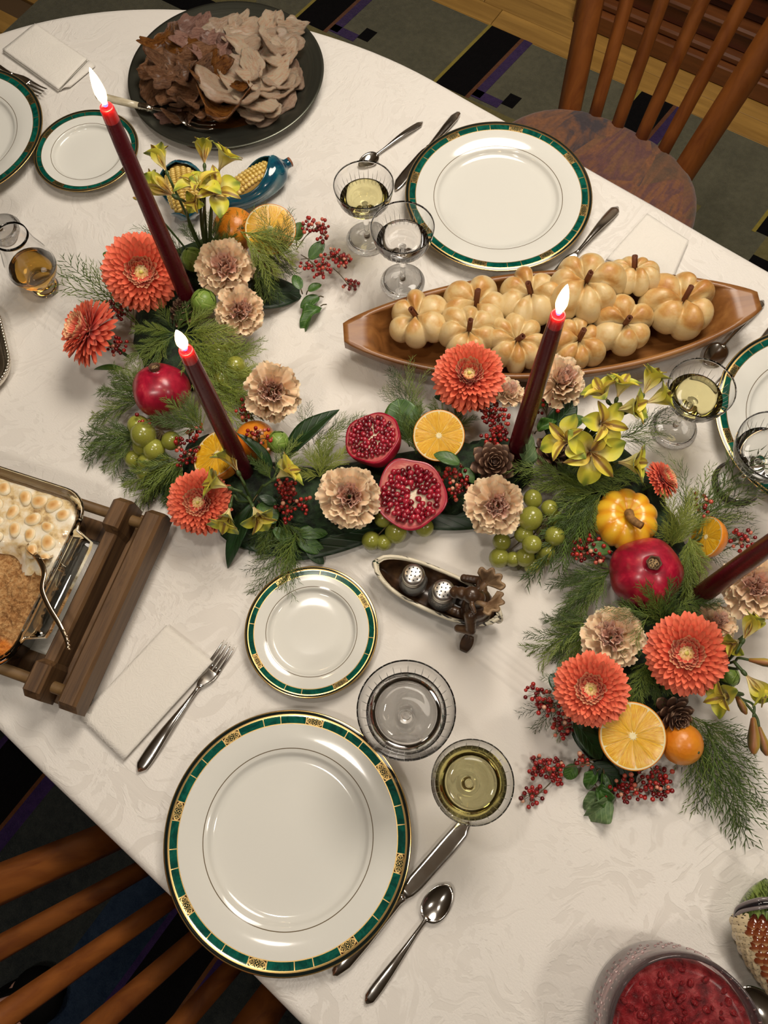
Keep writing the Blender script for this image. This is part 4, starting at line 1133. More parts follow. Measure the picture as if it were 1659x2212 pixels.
part('paddle', join(tube([(mo.x - .004, .020, .034), (mo.x + .004, -.020, .026), (mo.x + .008, -.034, .012)], .0014, 8), sheet(lambda u, v: (mo.x + .008 + (v - .5) * .015 * math.sin(PI * (.15 + u * .75)) ** .5, -.030 - u * .018, .014 - u * .012), 8, 6, .002)), m_moose, cn)
m_shk = M_('shaker_glass', (.95, .97, .96), .04, trans=.92, ior=1.45)
m_pep = M_('salt_grains', (.62, .60, .56), .9); w = Mat('pepper_grains', (.1, .08, .06), .9); w.color(w.ramp(w.noise(600, None, 2), [(.4, (.02, .015, .012)), (.6, (.35, .3, .25))])); m_pp = w.m
m_hole = M_('shaker_hole', (.01, .01, .01), .8)
m_cap = M_('shaker_cap', (.70, .68, .64), .32, 1.0)
for (u, v, lab, fillm, tilt) in ((893, 1240, 'glass shaker with a pierced steel cap, left one in the moose canoe', m_pep, (-.06, .10)), (958, 1274, 'glass shaker with a pierced steel cap, next to the moose', m_pp, (.02, .02))):
    q = P(u, v, .057); t = thing('glass_shaker', lab, 'shaker', (q.x, q.y, TZ + .0075), (-tilt[1] * 0, 0, .3))
    wob_ = lambda a, r, z: 1 + (.035 * math.sin(a * 9 + z * 600) * math.sin(z * 500) if .004 < z < .034 else 0)
    part('glass_jar', lathe([(0, .0), (.012, .0), (.0152, .003), (.0172, .012), (.0170, .022), (.0148, .031), (.0128, .035), (.0122, .038), (.0110, .038), (.0112, .034), (.0135, .029), (.0152, .021), (.0152, .012), (.0135, .005), (0, .004)], 40, wob_), m_shk, t)
    part('seasoning', lathe([(0, .0045), (.0125, .0055), (.0145, .012), (.0145, .020), (.0142, .0215), (0, .0225)], 28), fillm, t)
    cp = part('cap', lathe([(.0130, .034), (.0138, .035), (.0138, .0405), (.0130, .042), (.0136, .0435), (.0134, .046), (.0126, .0480), (.0095, .0497), (.0045, .0506), (0, .0508)], 40), m_cap, t)
    hs = []
    for rr2, n, o_ in ((.0034, 4, .3), (.0078, 10, 0)):
        for k in range(n):
            a = o_ + 2 * PI * k / n; zz = .0508 - .0011 * (rr2 / .0095) ** 2
            hs.append(mv(lathe([(.0009, 0), (.0009, .0005), (0, .0005)], 10), rr2 * math.cos(a), rr2 * math.sin(a), zz))
    hh = part('holes', join(*hs), m_hole, cp); hh['kind'] = 'stuff'
# ================================================================ ceramic corn cobs
w = Mat('corn_yellow', (.75, .55, .12), .22, coat=.6); w.color(w.hsv(w.ramp(w.rand(), [(0, sr(214, 180, 88)), (1, sr(236, 206, 120))]), v=1.0)); m_kern = w.m
m_cob = M_('corn_groove', (.45, .26, .05), .4)
w = Mat('teal_glaze', (.02, .10, .15), .12, coat=.8); w.color(w.ramp(w.noise(38, w.scl(w.co(), (.5, 1, 1)), 4, .6, 1.0), [(.3, sr(6, 52, 76)), (.5, sr(18, 84, 104)), (.75, sr(70, 124, 130))])); m_teal = w.m
m_terra = M_('corn_stem_end', (.25, .09, .04), .6)
kern_me = mesh('kernel', uvs(.0040, .0032, .0024, 10, 6), m_kern)
def cornbody(x): q = x / .125; return .0215 * math.sin(PI * min(1, max(0, (q * .86 + .05)))) ** .55
def corn(label, a, b, scale=1.0, roll=.5, om=1.4, km=1.22, kmat=None):
    A, B = P(*a, .016), P(*b, .020); d = B - A
    t = thing('ceramic_corn', label, 'figurine', Vector((A.x, A.y, TZ)), (0, 0, math.atan2(d.y, d.x)), None, (d.xy.length / .125, scale * d.xy.length / .125, scale * d.xy.length / .125))
    part('cob', mv(lathe([(0, 0)] + [(cornbody(x) * .84, x) for x in [i * .115 / 22 for i in range(1, 22)]] + [(0, .115)], 28), 0, 0, 0), m_cob, t, loc=(0, 0, .0195), rot=(0, PI / 2, 0))
    for i in range(16):
        x = .006 + i * .0058; r = cornbody(x) * .86
        n = max(3, int(r * 2.7 / .0062))
        for k in range(-n // 2, n // 2 + 1):
            an = roll + k * .0062 / max(r, .005)
            if abs(an - roll) > km: continue
            nx_, nz_ = math.sin(an), math.cos(an)
            ob('kernel', kern_me, t, (x, r * nx_, .0195 + r * nz_), (-an, 0, 0), (.8, 1.0, 1.0))
    def husk(u, v):
        x = lerp(-.006, .128, u); r = cornbody(max(.002, min(.118, x))) * 1.10 + .0012
        if u > .86: r = lerp(r, .0065, ss((u - .86) / .10))
        op = om * math.sin(PI * min(1, u / .80)) ** .7 if u < .80 else 0
        an = roll + op + (2 * PI - 2 * op) * v
        if u < .10: r *= .12 + .88 * ss(u / .10) ** .5
        wv = 1 + .06 * math.sin(v * 24) * (1 if u < .8 else .4) + .10 * (abs(v - .5) * 2) ** 10
        return (x, r * wv * math.sin(an), .0205 + r * wv * math.cos(an) * (.9))
    part('husk', sheet(husk, 44, 48, .0013), m_teal, t)
    part('stem_end', mv(lathe([(0, 0), (.0062, .0005), (.0066, .004), (0, .005)], 16), 0, 0, 0), m_terra, t, loc=(.126, 0, .0205), rot=(0, PI / 2, 0))
    return t
corn('ceramic corn cob in a glossy teal husk lying below the turkey platter', (470, 452), (622, 356), 1.1, .45)
corn('ceramic yellow corn cob half hidden behind the yellow flowers and tallest candle', (408, 478), (390, 366), 1.75, 0, 2.5, 2.3)
# ================================================================ red relish bowl
w = Mat('relish', (.30, .006, .012), .35, sss=.2, ssr=(.006, .001, .001), coat=.2, coatr=.2)
n1 = w.noise(120, None, 5, .75, .8); n2 = w.voro(90)
w.color(w.ramp(n1 * .7 + n2 * .5, [(.3, sr(70, 3, 8)), (.48, sr(112, 8, 18)), (.66, sr(150, 26, 34)), (.85, sr(180, 74, 74))])); w.bump(n1 + n2 * .6, 1.0, .006); m_rel = w.m
m_pink = M_('clear_glass_relish_pink', (1.0, .80, .82), .03, trans=.95, ior=1.45)  # clear glass; pink refracted from the relish is put into its colour
q = P(1437, 2212, .03); t = thing('relish_bowl', 'clear glass bowl (refracted relish pink painted in) of lumpy red cranberry relish at the lower right', 'bowl', (q.x, q.y, TZ + .0004)); RB = S(1437, 2205, 326, .03) / 2
part('glass_bowl', lathe([(0, .008), (RB * .75, .010), (RB * .91, .020), (RB * .945, .035), (RB * .93, .07), (RB * .92, .098), (RB * .935, .101), (RB * .965, .100), (RB * .985, .085), (RB * 1.0, .05), (RB * 1.0, .030), (RB * .97, .015), (RB * .8, .003), (RB * .6, 0), (0, .002)], 96), m_pink, t)
rs = random.Random(3)
part('relish', lathe([(0, .012), (RB * .75, .014), (RB * .88, .024), (RB * .90, .05), (RB * .885, .084), (RB * .86, .0865)] + [(RB * k / 20, .088) for k in range(16, 0, -1)] + [(0, .089)], 96, lambda a, r, z: 1), m_rel, t)
lum = mesh('fruit_lump', uvs(.0062, .005, .0035, 10, 6), m_rel)
for k in range(130):
    a = rs.random() * 2 * PI; r = RB * .84 * math.sqrt(rs.random()); s = rs.uniform(.3, .8)
    ob('fruit_lump', lum, t, (r * math.cos(a), r * math.sin(a), .0882), (rs.random(), rs.random(), rs.random() * 6), (s, s, s))
dots = mesh('raised_dot', uvs(.0016, .0016, .0009, 8, 4), m_pink)
for ring in range(4):
    for k in range(44):
        a = 2 * PI * (k + ring % 2 * .5) / 44; z = .045 + ring * .008
        if ring in (0, 3) and k % 3 == 0: continue
        ob('raised_dot', dots, t, (RB * 1.0 * math.cos(a), RB * 1.0 * math.sin(a), z), qz((math.cos(a), math.sin(a), 0)))
# ================================================================ ceramic game bird
w = Mat('feather_brown', (.2, .06, .02), .15, coat=.8); w.color(w.ramp(w.co('Generated').t and w.xyz(w.co('Generated'))[0], [(.0, sr(44, 14, 6)), (.45, sr(98, 38, 18)), (.8, sr(134, 70, 38)), (1, sr(210, 176, 130))])); m_fth = w.m
w = Mat('feather_pale', (.6, .5, .36), .15, coat=.8); w.color(w.ramp(w.voro(1, w.scl(w.co(), (420, 150, 200))), [(.22, (.02, .015, .01)), (.34, sr(206, 188, 152))])); m_fpl = w.m
w = Mat('bird_green', (.12, .16, .03), .15, coat=.8); w.color(w.ramp(w.noise(120, w.scl(w.co(), (3, .6, 1)), 3, .6, 1), [(.4, (.03, .05, .012)), (.55, sr(120, 140, 70)), (.8, sr(150, 170, 96))])); m_bgr = w.m
m_bbl = M_('bird_black', (.012, .011, .014), .12, coat=.8)
w = Mat('bird_grey', (.2, .17, .17), .15, coat=.8); m_bgy = w.m
bc = Vector((.3760, -.116, TZ + .0004)); t = thing('ceramic_bird', 'glazed ceramic duck with brown scaled feathers cut off by the right picture edge', 'figurine', bc)
part('body', grid(lambda u, v: (lambda a, p, k: (.036 * math.sin(p) * math.cos(a) * k[0], lerp(.048, -.066, v) , .026 + .025 * math.sin(p) * math.sin(a)))(u * 2 * PI, PI * (v ** .75), (1,)), 40, 24, True), m_bgr, t)
fm = mesh('feather', grid(lambda u, v: (u * .016, (v - .5) * .011 * math.sin(PI * (.12 + .8 * (1 - u) ** .6)) , .0035 * math.sin(PI * u * .8) - .5 * ((v - .5) * .011) ** 2 * 100), 8, 6), m_fth)
fp = mesh('feather', grid(lambda u, v: (u * .016, (v - .5) * .012 * math.sin(PI * (.12 + .8 * (1 - u) ** .6)), .003 * math.sin(PI * u)), 8, 6), m_fpl)
def bsurf(a, yy):
    v = (.048 - yy) / .114; p = PI * (max(0, min(1, v)) ** .75)
    return Vector((.036 * math.sin(p) * math.cos(a), yy, .026 + .025 * math.sin(p) * math.sin(a)))
for i in range(12):
    yy = -.052 + i * .0062
    for k in range(13):
        a = lerp(.15, PI - .15, (k + .5 * (i % 2)) / 12.5)
        q = bsurf(a, yy); q2 = bsurf(a, yy + .004); nrm = Vector((math.cos(a), 0, math.sin(a) * 1.2)).normalized()
        d = (q - q2).normalized()
        y_ = nrm.cross(d); M = Matrix((d, y_, nrm)).transposed().to_quaternion()
        pale = a < .55 or a > PI - .62
        ob('feather', fp if pale else fm, t, q + nrm * (.0012 + i * .00012), M)
for s in (-1, 1):
    for k in range(3):
        part('wing_band', tube(curve([(s * .004, .024 + k * .0032, .0525 - k * .001), (s * .020, .022 + k * .0036, .048), (s * .034, .017 + k * .002, .036 - k * .002), (s * .039, .010, .030)], 6), [.0020] * 18 + [.0012], 8), m_bbl if k == 1 else m_bgy, t)
part('neck', mv(uvs(.0165, .016, .022, 20, 12), .008, .020, .062), m_bgr, t)
part('head', mv(uvs(.0155, .017, .0145, 20, 12), .010, .030, .083), m_bgr, t)
part('bill', mv(uvs(.008, .013, .0035, 16, 8), .012, .050, .080), M_('bill', (.35, .22, .05), .3), t)
for s in (-1, 1): part('eye', mv(uvs(.0018, .0018, .0018, 8, 6), .010 + s * .0135, .036, .088), m_bbl, t)
# ================================================================ beaded silver dish at the left edge
q = P(-82, 752, .008); t = thing('silver_dish', 'small silver dish with a beaded rim cut off by the left picture edge', 'dish', (q.x, q.y, TZ + .0004), (0, 0, math.radians(20)))
def rect_prof(ls):
    V = []; F = []; n = 0
    for off, z in ls:
        lp_ = rr_loop(-.085 - off, .060 + off, -.085 - off, .062 + off, max(.004, .045 + off), 10); n = len(lp_); V += [(x, y, z) for x, y in lp_]
    for k in range(len(ls) - 1):
        for i in range(n): F.append((k * n + i, k * n + (i + 1) % n, (k + 1) * n + (i + 1) % n, (k + 1) * n + i))
    F.append(tuple(range(n))[::-1]); F.append(tuple((len(ls) - 1) * n + i for i in range(n)))
    return V, F
part('dish_body', rect_prof([(-.030, .0035), (-.012, .004), (-.006, .010), (0, .0175), (.003, .018), (.004, .0165), (.002, .010), (-.004, .002), (-.020, 0)]), m_silver, t)
bd = mesh('bead', uvs(.0026, .0026, .0026, 10, 8), m_silver)
lp_ = rr_loop(-.087, .062, -.087, .064, .047, 10); dd = 0
prev = None; acc = 0
for i in range(len(lp_)):
    a, b = Vector((*lp_[i], 0)), Vector((*lp_[(i + 1) % len(lp_)], 0)); L = (b - a).length
    while acc < L:
        q = a.lerp(b, acc / L if L > 0 else 0); ob('bead', bd, t, (q.x, q.y, .0185)); acc += .0050
    acc -= L
# ================================================================ foot of a person standing behind the near chair
FH = -.75 + .014
toe, heel = P(116, 2128, FH + .03), P(-56, 2242, FH + .03)
d = (toe - heel); d.z = 0; d.normalize(); heel = toe - d * .25
pr = thing('person', 'foot in a black low cut shoe with bare skin showing, behind the near chair', 'person', (heel.x, heel.y, .0145), (0, 0, math.atan2(d.y, d.x)))
m_skin_p = M_('skin', (.66, .36, .27), .5, sss=.2, ssr=(.01, .004, .002))
m_shoe = M_('black_shoe', (.002, .002, .002), .75, spec=.15)
B = [((.03, 0, .045), (.036, .034, .045)), ((.06, 0, .05), (.04, .034, .045)), ((.10, 0, .045), (.045, .037, .032)), ((.15, .003, .034), (.045, .042, .022)), ((.195, .004, .028), (.035, .043, .016))]
B += limb((.045, 0, .09), (.040, 0, .22), .036, .045, 5) + limb((.040, 0, .22), (.035, 0, .36), .046, .055, 6) + limb((.035, 0, .36), (.06, 0, .44), .055, .052, 4)
blob('leg', B, m_skin_p, pr, .006, 4)
part('shoe', sheet(lambda u, v: (lambda a: (lerp(.125 + .135 * math.cos(a), .125 + .125 * math.cos(a), v) if math.cos(a) < .2 else .125 + .135 * math.cos(a) * (1 - .25 * v ** 2.0), (.046 + .010 * math.cos(a)) * math.sin(a) * (1 - .12 * v - (.3 * v * max(0, math.cos(a)))), .004 + v * (.052 if math.cos(a) > 0 else .055)))(u * 2 * PI), 40, 8, .003), m_shoe, pr)
part('sole', prism([(.125 + .138 * math.cos(a), (.049 + .010 * math.cos(a)) * math.sin(a)) for a in [2 * PI * k / 40 for k in range(40)]], 0, .010), m_shoe, pr)
part('toe_cap', mv(uvs(.048, .050, .030, 24, 12), .218, 0, .031), m_shoe, pr)
# ================================================================ floral centrepiece
CAMV = lambda p: (CAMP - p).normalized()
def face(p, k=.6, dx=0, dy=0):
    return (CAMV(p) * k + Vector((0, 0, 1 - k)) + Vector((dx, dy, 0))).normalized()
def petalshape(L, W, cup, tipc, nu=6, nv=4, base=.18, pw=.6, notch=0, wave=0, ph=0):
    def f(u, v):
        u = 1 - (1 - u) ** 1.35
        w_ = W * .5 * (base + (1 - base) * math.sin(PI * .5 * min(1, u / .72)) ** (pw + .5))
        if u > .74: w_ *= math.sqrt(max(0, 1 - ((u - .74) / .26) ** 2 * .97))
        s = 2 * v - 1
        return (L * u * (1 - notch * (1 - abs(s)) * (u > .9) * .0), s * w_, cup * (s * s) * w_ * 1.6 + tipc * u * u * L + wave * math.sin(s * 7 + ph) * u * L)
    return grid(f, nu, nv)
def petal_mat(name, stops, rough=.55, vary=.16, sss=.18, axis=0, sheen=.2, extra=None):
    w = Mat(name, stops[-1][1], rough, sss=sss, ssr=(.004, .0015, .001), sheen=sheen)
    X = w.xyz(w.co('Generated')); f = X[axis] + (w.noise(6, w.co('Generated'), 3) - .5) * .18
    c = w.ramp(f, stops)
    if extra: c = extra(w, X, c)
    w.color(w.hsv(c, v=w.rand() * vary + (1 - vary * .5)))
    w.bump(w.noise(1, w.vec(X[0] * 2.0, X[1] * 26.0, 0.0), 2), .18, .0006)
    return w.m
m_cor = petal_mat('coral_petal', [(0, sr(186, 28, 26)), (.40, sr(236, 72, 52)), (1, sr(252, 128, 92))])
m_cor2 = petal_mat('coral_petal_pale_tip', [(0, sr(196, 34, 36)), (.55, sr(234, 76, 60)), (.82, sr(244, 140, 104)), (1, sr(252, 214, 160))])
m_crm = petal_mat('cream_floret', [(0, sr(244, 190, 120)), (.35, sr(250, 214, 150)), (1, sr(255, 240, 190))])
m_yg = petal_mat('green_floret', [(0, sr(170, 170, 70)), (.5, sr(206, 200, 96)), (1, sr(246, 236, 150))])
m_stem = M_('green_stem', (.035, .07, .018), .5)
pO = mesh('petal', petalshape(1, .215, .16, -.03, 6, 4), m_cor, fix=False)
pM = mesh('petal', petalshape(1, .235, .25, .10, 6, 4), m_cor, fix=False)
pI = mesh('petal', petalshape(1, .26, .35, .22, 6, 4), m_cor2, fix=False)
pC = mesh('petal', petalshape(1, .42, 1.2, .55, 5, 4), m_crm, fix=False)
pG = mesh('petal', petalshape(1, .5, 1.2, .6, 4, 4), m_yg, fix=False)
m_fg = M_('floret_green', sr(214, 206, 110), .5); m_fc = petal_mat('floret_cream', [(0, sr(226, 120, 84)), (.4, sr(244, 176, 126)), (1, sr(252, 222, 168))], axis=2)
flo_g = mesh('floret', uvs(.020, .020, .060, 7, 6), m_fg); flo_c = mesh('floret', uvs(.027, .022, .085, 7, 6), m_fc)
def mum(label, u, v, px, h, k=.6, dx=0, dy=0, open_=1.0, seed=0, centre=.16):
    p = P(u, v, h); r = S(u, v, px, h) / 2; d = face(p, k, dx, dy); rs = random.Random(seed)
    t = thing('chrysanthemum', label, 'flower', p, qz(d, rs.random() * 6), 'coral orange chrysanthemums in the centrepiece')
    rings = [(32, 1.0, -10, -.14, pO), (32, .98, 0, -.08, pO), (31, .93, 9, -.03, pO), (30, .86, 17, .0, pM), (29, .78, 25, .02, pM), (27, .69, 33, .04, pM), (25, .60, 42, .05, pI), (22, .52, 50, .06, pI)]
    for i, (n, L, el, z, me) in enumerate(rings):
        for j in range(n):
            a = 2 * PI * (j + .5 * (i % 2) + rs.uniform(-.16, .16)) / n; e = math.radians(el * (1.0 if el < 0 else open_) + rs.uniform(-6, 6))
            LL_ = L * r * rs.uniform(.93, 1.04)
            b0 = r * (.03 + .16 * (1 - min(i, 12) / 12))
            dv = Vector((math.cos(a) * math.cos(e), math.sin(a) * math.cos(e), math.sin(e)))
            wsc = .86 if i < 7 else 1.0
            ob('petal', me, t, (b0 * math.cos(a), b0 * math.sin(a), z * r + r * .05), qx(dv), (LL_ - b0 * .6 if i < 8 else LL_, LL_ * wsc if i < 6 else LL_ * 1.1, LL_))
    part('disc', mv(uvs(r * .06, r * .06, r * .04, 12, 6), 0, 0, r * .32), m_yg, t); part('floret_bed', mv(uvs(r * .24, r * .24, r * .17, 20, 10), 0, 0, r * .14), m_crm, t)
    for k in range(54):
        q = (k + .5) / 54; a = k * 2.39996; rad = .33 * math.sqrt(q) * r; zz = r * (.30 - .55 * (rad / r) ** 2 * 1.6)
        dv = Vector((math.cos(a) * (.15 + .75 * q), math.sin(a) * (.15 + .75 * q), 1))
        ob('floret', flo_g if k < 12 else flo_c, t, (rad * math.cos(a), rad * math.sin(a), zz), qz(dv), r * (.8 + .5 * q))
    part('calyx', mv(uvs(r * .26, r * .26, r * .14, 16, 8), 0, 0, -r * .16), m_stem, t)
    foot = Vector((p.x - d.x * .05, p.y - d.y * .05, TZ + .01)); q = t.rotation_quaternion.inverted()
    part('stem', tube(curve([q @ (foot - p), q @ ((foot - p) * .5) + Vector((0, 0, -r * .2)), (0, 0, -r * .2)], 4), .0022, 6), m_stem, t)
    return t
mum('large round coral chrysanthemum at the upper left beside the tallest candle', 305, 588, 160, .085, .95, seed=1)
mum('coral chrysanthemum facing left at the far left end of the flowers', 190, 716, 142, .075, .30, -.85, .12, seed=2, open_=.9)
mum('coral chrysanthemum at the lower left with a yellow flower lying across it', 430, 1085, 136, .060, .75, -.08, -.1, seed=3)
mum('domed coral chrysanthemum in front of the rolls, left of the third candle', 1013, 812, 150, .085, .55, .0, .05, seed=4, open_=1.05)
mum('largest coral chrysanthemum at the right beside the yellow flowers, cream tipped centre', 1483, 1412, 172, .085, .80, -.05, .0, seed=5)
mum('coral chrysanthemum at the lower right touching the cut orange', 1277, 1488, 156, .080, .75, -.1, -.05, seed=6)
mum('small salmon chrysanthemum seen from its side, behind the orange mini pumpkin', 1432, 1035, 84, .055, .1, .9, .25, seed=7, open_=.7)
# ---------------------------------------------------------------- carnations
m_car = petal_mat('peach_petal', [(0, sr(230, 196, 136)), (.4, sr(246, 206, 166)), (.85, sr(250, 216, 178)), (1, sr(255, 230, 196))], .6, .08, .4)
m_car2 = petal_mat('pink_petal', [(0, sr(244, 176, 146)), (.5, sr(250, 190, 166)), (.9, sr(252, 206, 182)), (1, sr(254, 224, 202))], .6, .10, .4)
def ruffle(seed, W=1.0):
    rs = random.Random(seed); a1, a2, a3 = [rs.uniform(0, 6) for _ in range(3)]
    def f(u, v):
        s = 2 * v - 1; an = s * .62 * W; rim = 1 + .06 * abs(math.sin(v * PI * 7 + a1)) * (u > .9) + .05 * math.sin(s * 4 + a2)
        r = u * rim
        return (r * math.cos(an), r * math.sin(an) * (1 - .15 * u), .10 * u * u * math.sin(s * 5 + a3) + .045 * u * u * math.sin(s * 12 + a1) + .14 * u * u)
    return grid(f, 7, 22)
cO = [mesh('petal', ruffle(s), m_car, fix=False) for s in range(5)]; cI = [mesh('petal', ruffle(s + 9, .8), m_car2, fix=False) for s in range(5)]
def carn(label, u, v, px, h, k=.6, dx=0, dy=0, seed=0, fresh=1.0):
    p = P(u, v, h); r = S(u, v, px, h) / 2; d = face(p, k, dx, dy); rs = random.Random(seed)
    t = thing('carnation', label, 'flower', p, qz(d, rs.random() * 6), 'peach carnations in the centrepiece')
    rings = [(6, 1.0, -2, cO), (6, .98, 14, cO), (6, .90, 30, cO), (5, .82, 46, cO), (5, .76, 60, cI), (4, .70, 72, cI), (3, .64, 84, cI)]
    for i, (n, L, el, ms) in enumerate(rings):
        for j in range(n):
            a = 2 * PI * (j + i * .37 + rs.uniform(-.2, .2)) / n; e = math.radians(el + rs.uniform(-9, 9))
            dv = Vector((math.cos(a) * math.cos(e), math.sin(a) * math.cos(e), math.sin(e)))
            b0 = r * .02; L2 = L * r * rs.uniform(.92, 1.05)
            off = r * .10 * (i / 6)
            ob('petal', rs.choice(ms), t, (off * math.cos(a), off * math.sin(a), -r * .25 + r * .02 * i), qx(dv, rs.uniform(-.35, .35)), (L2, L2, L2 * 1.1))
    part('calyx', mv(lathe([(0, -.75), (.10, -.72), (.15, -.5), (.17, -.28), (.2, -.2), (0, -.18)], 12), s=r), m_stem, t)
    foot = Vector((p.x, p.y, TZ + .01)); q = t.rotation_quaternion.inverted()
    part('stem', tube([q @ (foot - p), q @ ((foot - p) * .4) + Vector((0, 0, -r * .5)), (0, 0, -r * .7)], .0018, 6), m_stem, t)
carn('peach carnation at the upper left between the sprout and the cut orange', 486, 578, 122, .075, .7, seed=1)
carn('peach carnation tucked below another at the upper left, partly under fern', 518, 672, 110, .055, .5, .25, -.1, seed=2)
carn('peach carnation standing alone right of the lit candle, left of the middle', 588, 845, 124, .080, .30, .1, -.35, seed=3)
carn('full peach carnation left of the halved pomegranates', 755, 1073, 134, .070, .9, seed=4)
carn('peach carnation below the pinecone', 1071, 1092, 128, .065, .75, .1, -.1, seed=5)
carn('pale peach carnation behind the third candle, against the rolls', 1212, 822, 116, .070, .3, .3, .1, seed=6)
carn('small peach carnation peeping between the orange flower and the third candle', 1098, 848, 78, .060, .3, .3, .4, seed=7)
carn('dull peach carnation under fern left of the largest orange flower', 1322, 1378, 136, .060, .7, -.1, .1, seed=8)
carn('pale peach carnation at the right edge behind the fourth candle', 1630, 1268, 140, .070, .6, .1, 0, seed=9)
carn('shaded peach carnation half hidden behind the largest orange flower', 1548, 1345, 90, .050, .5, .3, .2, seed=10)
# ---------------------------------------------------------------- alstroemeria
def alst_extra(w, X, c):
    mid = 1.0 - (X[1] - .5).abs().step(.03, .20); tip = X[0].step(.55, .95)
    c = w.mix(mid * tip * .85, c, sr(96, 122, 32)); return c
m_alA = petal_mat('yellow_tepal', [(0, sr(226, 200, 150)), (.3, sr(228, 216, 146)), (.6, sr(214, 206, 64)), (1, sr(176, 184, 60))], .45, .16, .25, extra=alst_extra)
def alst_extra2(w, X, c):
    mid = 1.0 - (X[1] - .5).abs().step(.05, .24); return w.mix(mid * (X[0].step(.02, .2)) * .85, c, sr(118, 70, 30))
m_alB = petal_mat('streaked_tepal', [(0, sr(196, 130, 84)), (.4, sr(220, 190, 76)), (1, sr(224, 218, 64))], .45, .16, .2, extra=alst_extra2)
m_alC = petal_mat('bronze_bud', [(0, sr(70, 70, 20)), (.35, sr(150, 92, 52)), (.8, sr(176, 150, 50)), (1, sr(130, 140, 40))], .45, .2, .1)
def alp(W, cup, pk_=.70):
    def f(u, v):
        u = 1 - (1 - u) ** 1.3; s = 2 * v - 1
        w_ = W * .5 * (.10 + .90 * math.sin(PI * .5 * min(1, u / pk_)) ** 1.7)
        if u > pk_: w_ *= math.sqrt(max(0, 1 - ((u - pk_) / (1 - pk_)) ** 2 * .985))
        return (u - .05 * s * s * u, s * w_, .16 * math.sin(PI * u) - .14 * u ** 3 + cup * s * s * w_ * 1.4 + .02 * math.sin(s * 6 + 1) * u)
    return grid(f, 12, 8)
aB = mesh('petal', alp(.66, .34), m_alA, fix=False)
aN = mesh('petal', alp(.36, .5, .62), m_alB, fix=False)
aBud = mesh('bud', mv(lathe([(0, 0), (.07, .08), (.10, .25), (.16, .55), (.15, .8), (.06, .97), (0, 1)], 12), 0, 0, 0), m_alC)
m_stm2 = M_('alstroemeria_stem', (.05, .085, .022), .45)
def alst(label, u, v, px, h, ang, el, op, root, seed=0, broad=aB):
    rs = random.Random(seed + 40); p = P(u, v, h); L = S(u, v, px, h) * .74
    a = math.radians(ang); e = math.radians(el); d = Vector((math.cos(a) * math.cos(e), math.sin(a) * math.cos(e), math.sin(e)))
    b = p - d * L * .55
    t = thing('alstroemeria', label, 'flower', b, qz(d, rs.random() * 6), 'yellow alstroemeria blooms in the centrepiece')
    for k in range(3):
        an = 2 * PI * k / 3 + rs.uniform(-.12, .12); o = math.radians(op + rs.uniform(-7, 7))
        dv = Vector((math.cos(an) * math.sin(o), math.sin(an) * math.sin(o), math.cos(o)))
        ob('petal', broad, t, (0, 0, 0), qx(dv, 0), (L, L, L))
    for k in range(3):
        an = 2 * PI * (k + .5) / 3 + rs.uniform(-.1, .1); o = math.radians(op * .8 + rs.uniform(-6, 6))
        dv = Vector((math.cos(an) * math.sin(o), math.sin(an) * math.sin(o), math.cos(o)))
        ob('petal', aN, t, (0, 0, .002), qx(dv, 0), (L * .95, L, L))
    for k in range(4):
        an = 2 * PI * k / 4; part('stamen', tube(curve([(0, 0, 0), (L * .05 * math.cos(an), L * .05 * math.sin(an), L * .4), (L * .14 * math.cos(an), L * .14 * math.sin(an), L * .7)], 3), .0005, 4), m_alB, t)
    part('ovary', mv(uvs(L * .075, L * .075, L * .13, 10, 6), 0, 0, -L * .08), m_stm2, t)
    r = P(*root); q = t.rotation_quaternion.inverted(); m_ = (b + r) / 2 + Vector((0, 0, .012)); 
    part('stem', tube(curve([(0, 0, -L * .12), q @ (b - d * L * .5 - b), q @ (m_ - b), q @ (r - b)], 5), .0017, 6), m_stm2, t)
    return t
RA = (452, 575, .03)
alst('yellow alstroemeria pointing up at the top left of the spray', 346, 340, 78, .17, 115, 20, 22, RA, 1)
alst('yellow alstroemeria with a brown streaked petal at the very top of the left spray', 440, 322, 74, .18, 90, 30, 20, RA, 2)
alst('open yellow alstroemeria at the top right of the left spray', 487, 338, 84, .17, 50, 35, 38, RA, 3)
alst('wide open yellow alstroemeria in the middle of the left spray', 425, 385, 82, .18, 100, 70, 68, RA, 4)
alst('yellow alstroemeria with rounded petals low in the left spray', 470, 405, 88, .17, -20, 65, 70, RA, 5)
alst('bronze flushed alstroemeria leaning left behind the tallest candle', 340, 400, 96, .15, 150, 15, 16, RA, 6)
alst('small yellow alstroemeria at the bottom of the left spray', 420, 437, 50, .16, -100, 30, 40, RA, 7)
RB_ = (545, 1085, .03)
alst('yellow alstroemeria with a brown cup beside the cut orange and second candle', 495, 985, 92, .10, 120, 35, 28, RB_, 11)
alst('yellow alstroemeria lying across the lower left orange flower', 462, 1042, 82, .10, 170, 30, 32, RB_, 12)
alst('yellow trumpet alstroemeria right of the second candle, facing right', 622, 1015, 84, .09, 25, 25, 42, RB_, 13)
alst('yellow alstroemeria hanging down right of the lower left orange flower', 487, 1125, 84, .08, -100, 10, 34, RB_, 14)
alst('yellow alstroemeria hanging over the dark long leaf', 560, 1118, 84, .08, -60, 15, 36, RB_, 15)
RC = (1225, 990, .03)
alst('pale yellow alstroemeria at the top left of the right hand spray', 1295, 840, 84, .14, 140, 40, 50, RC, 21)
alst('yellow alstroemeria with cupped petals behind the right hand spray', 1345, 828, 84, .15, 70, 45, 40, RC, 22)
alst('yellow alstroemeria at the top right of the right hand spray', 1408, 818, 92, .15, 60, 30, 24, RC, 23)
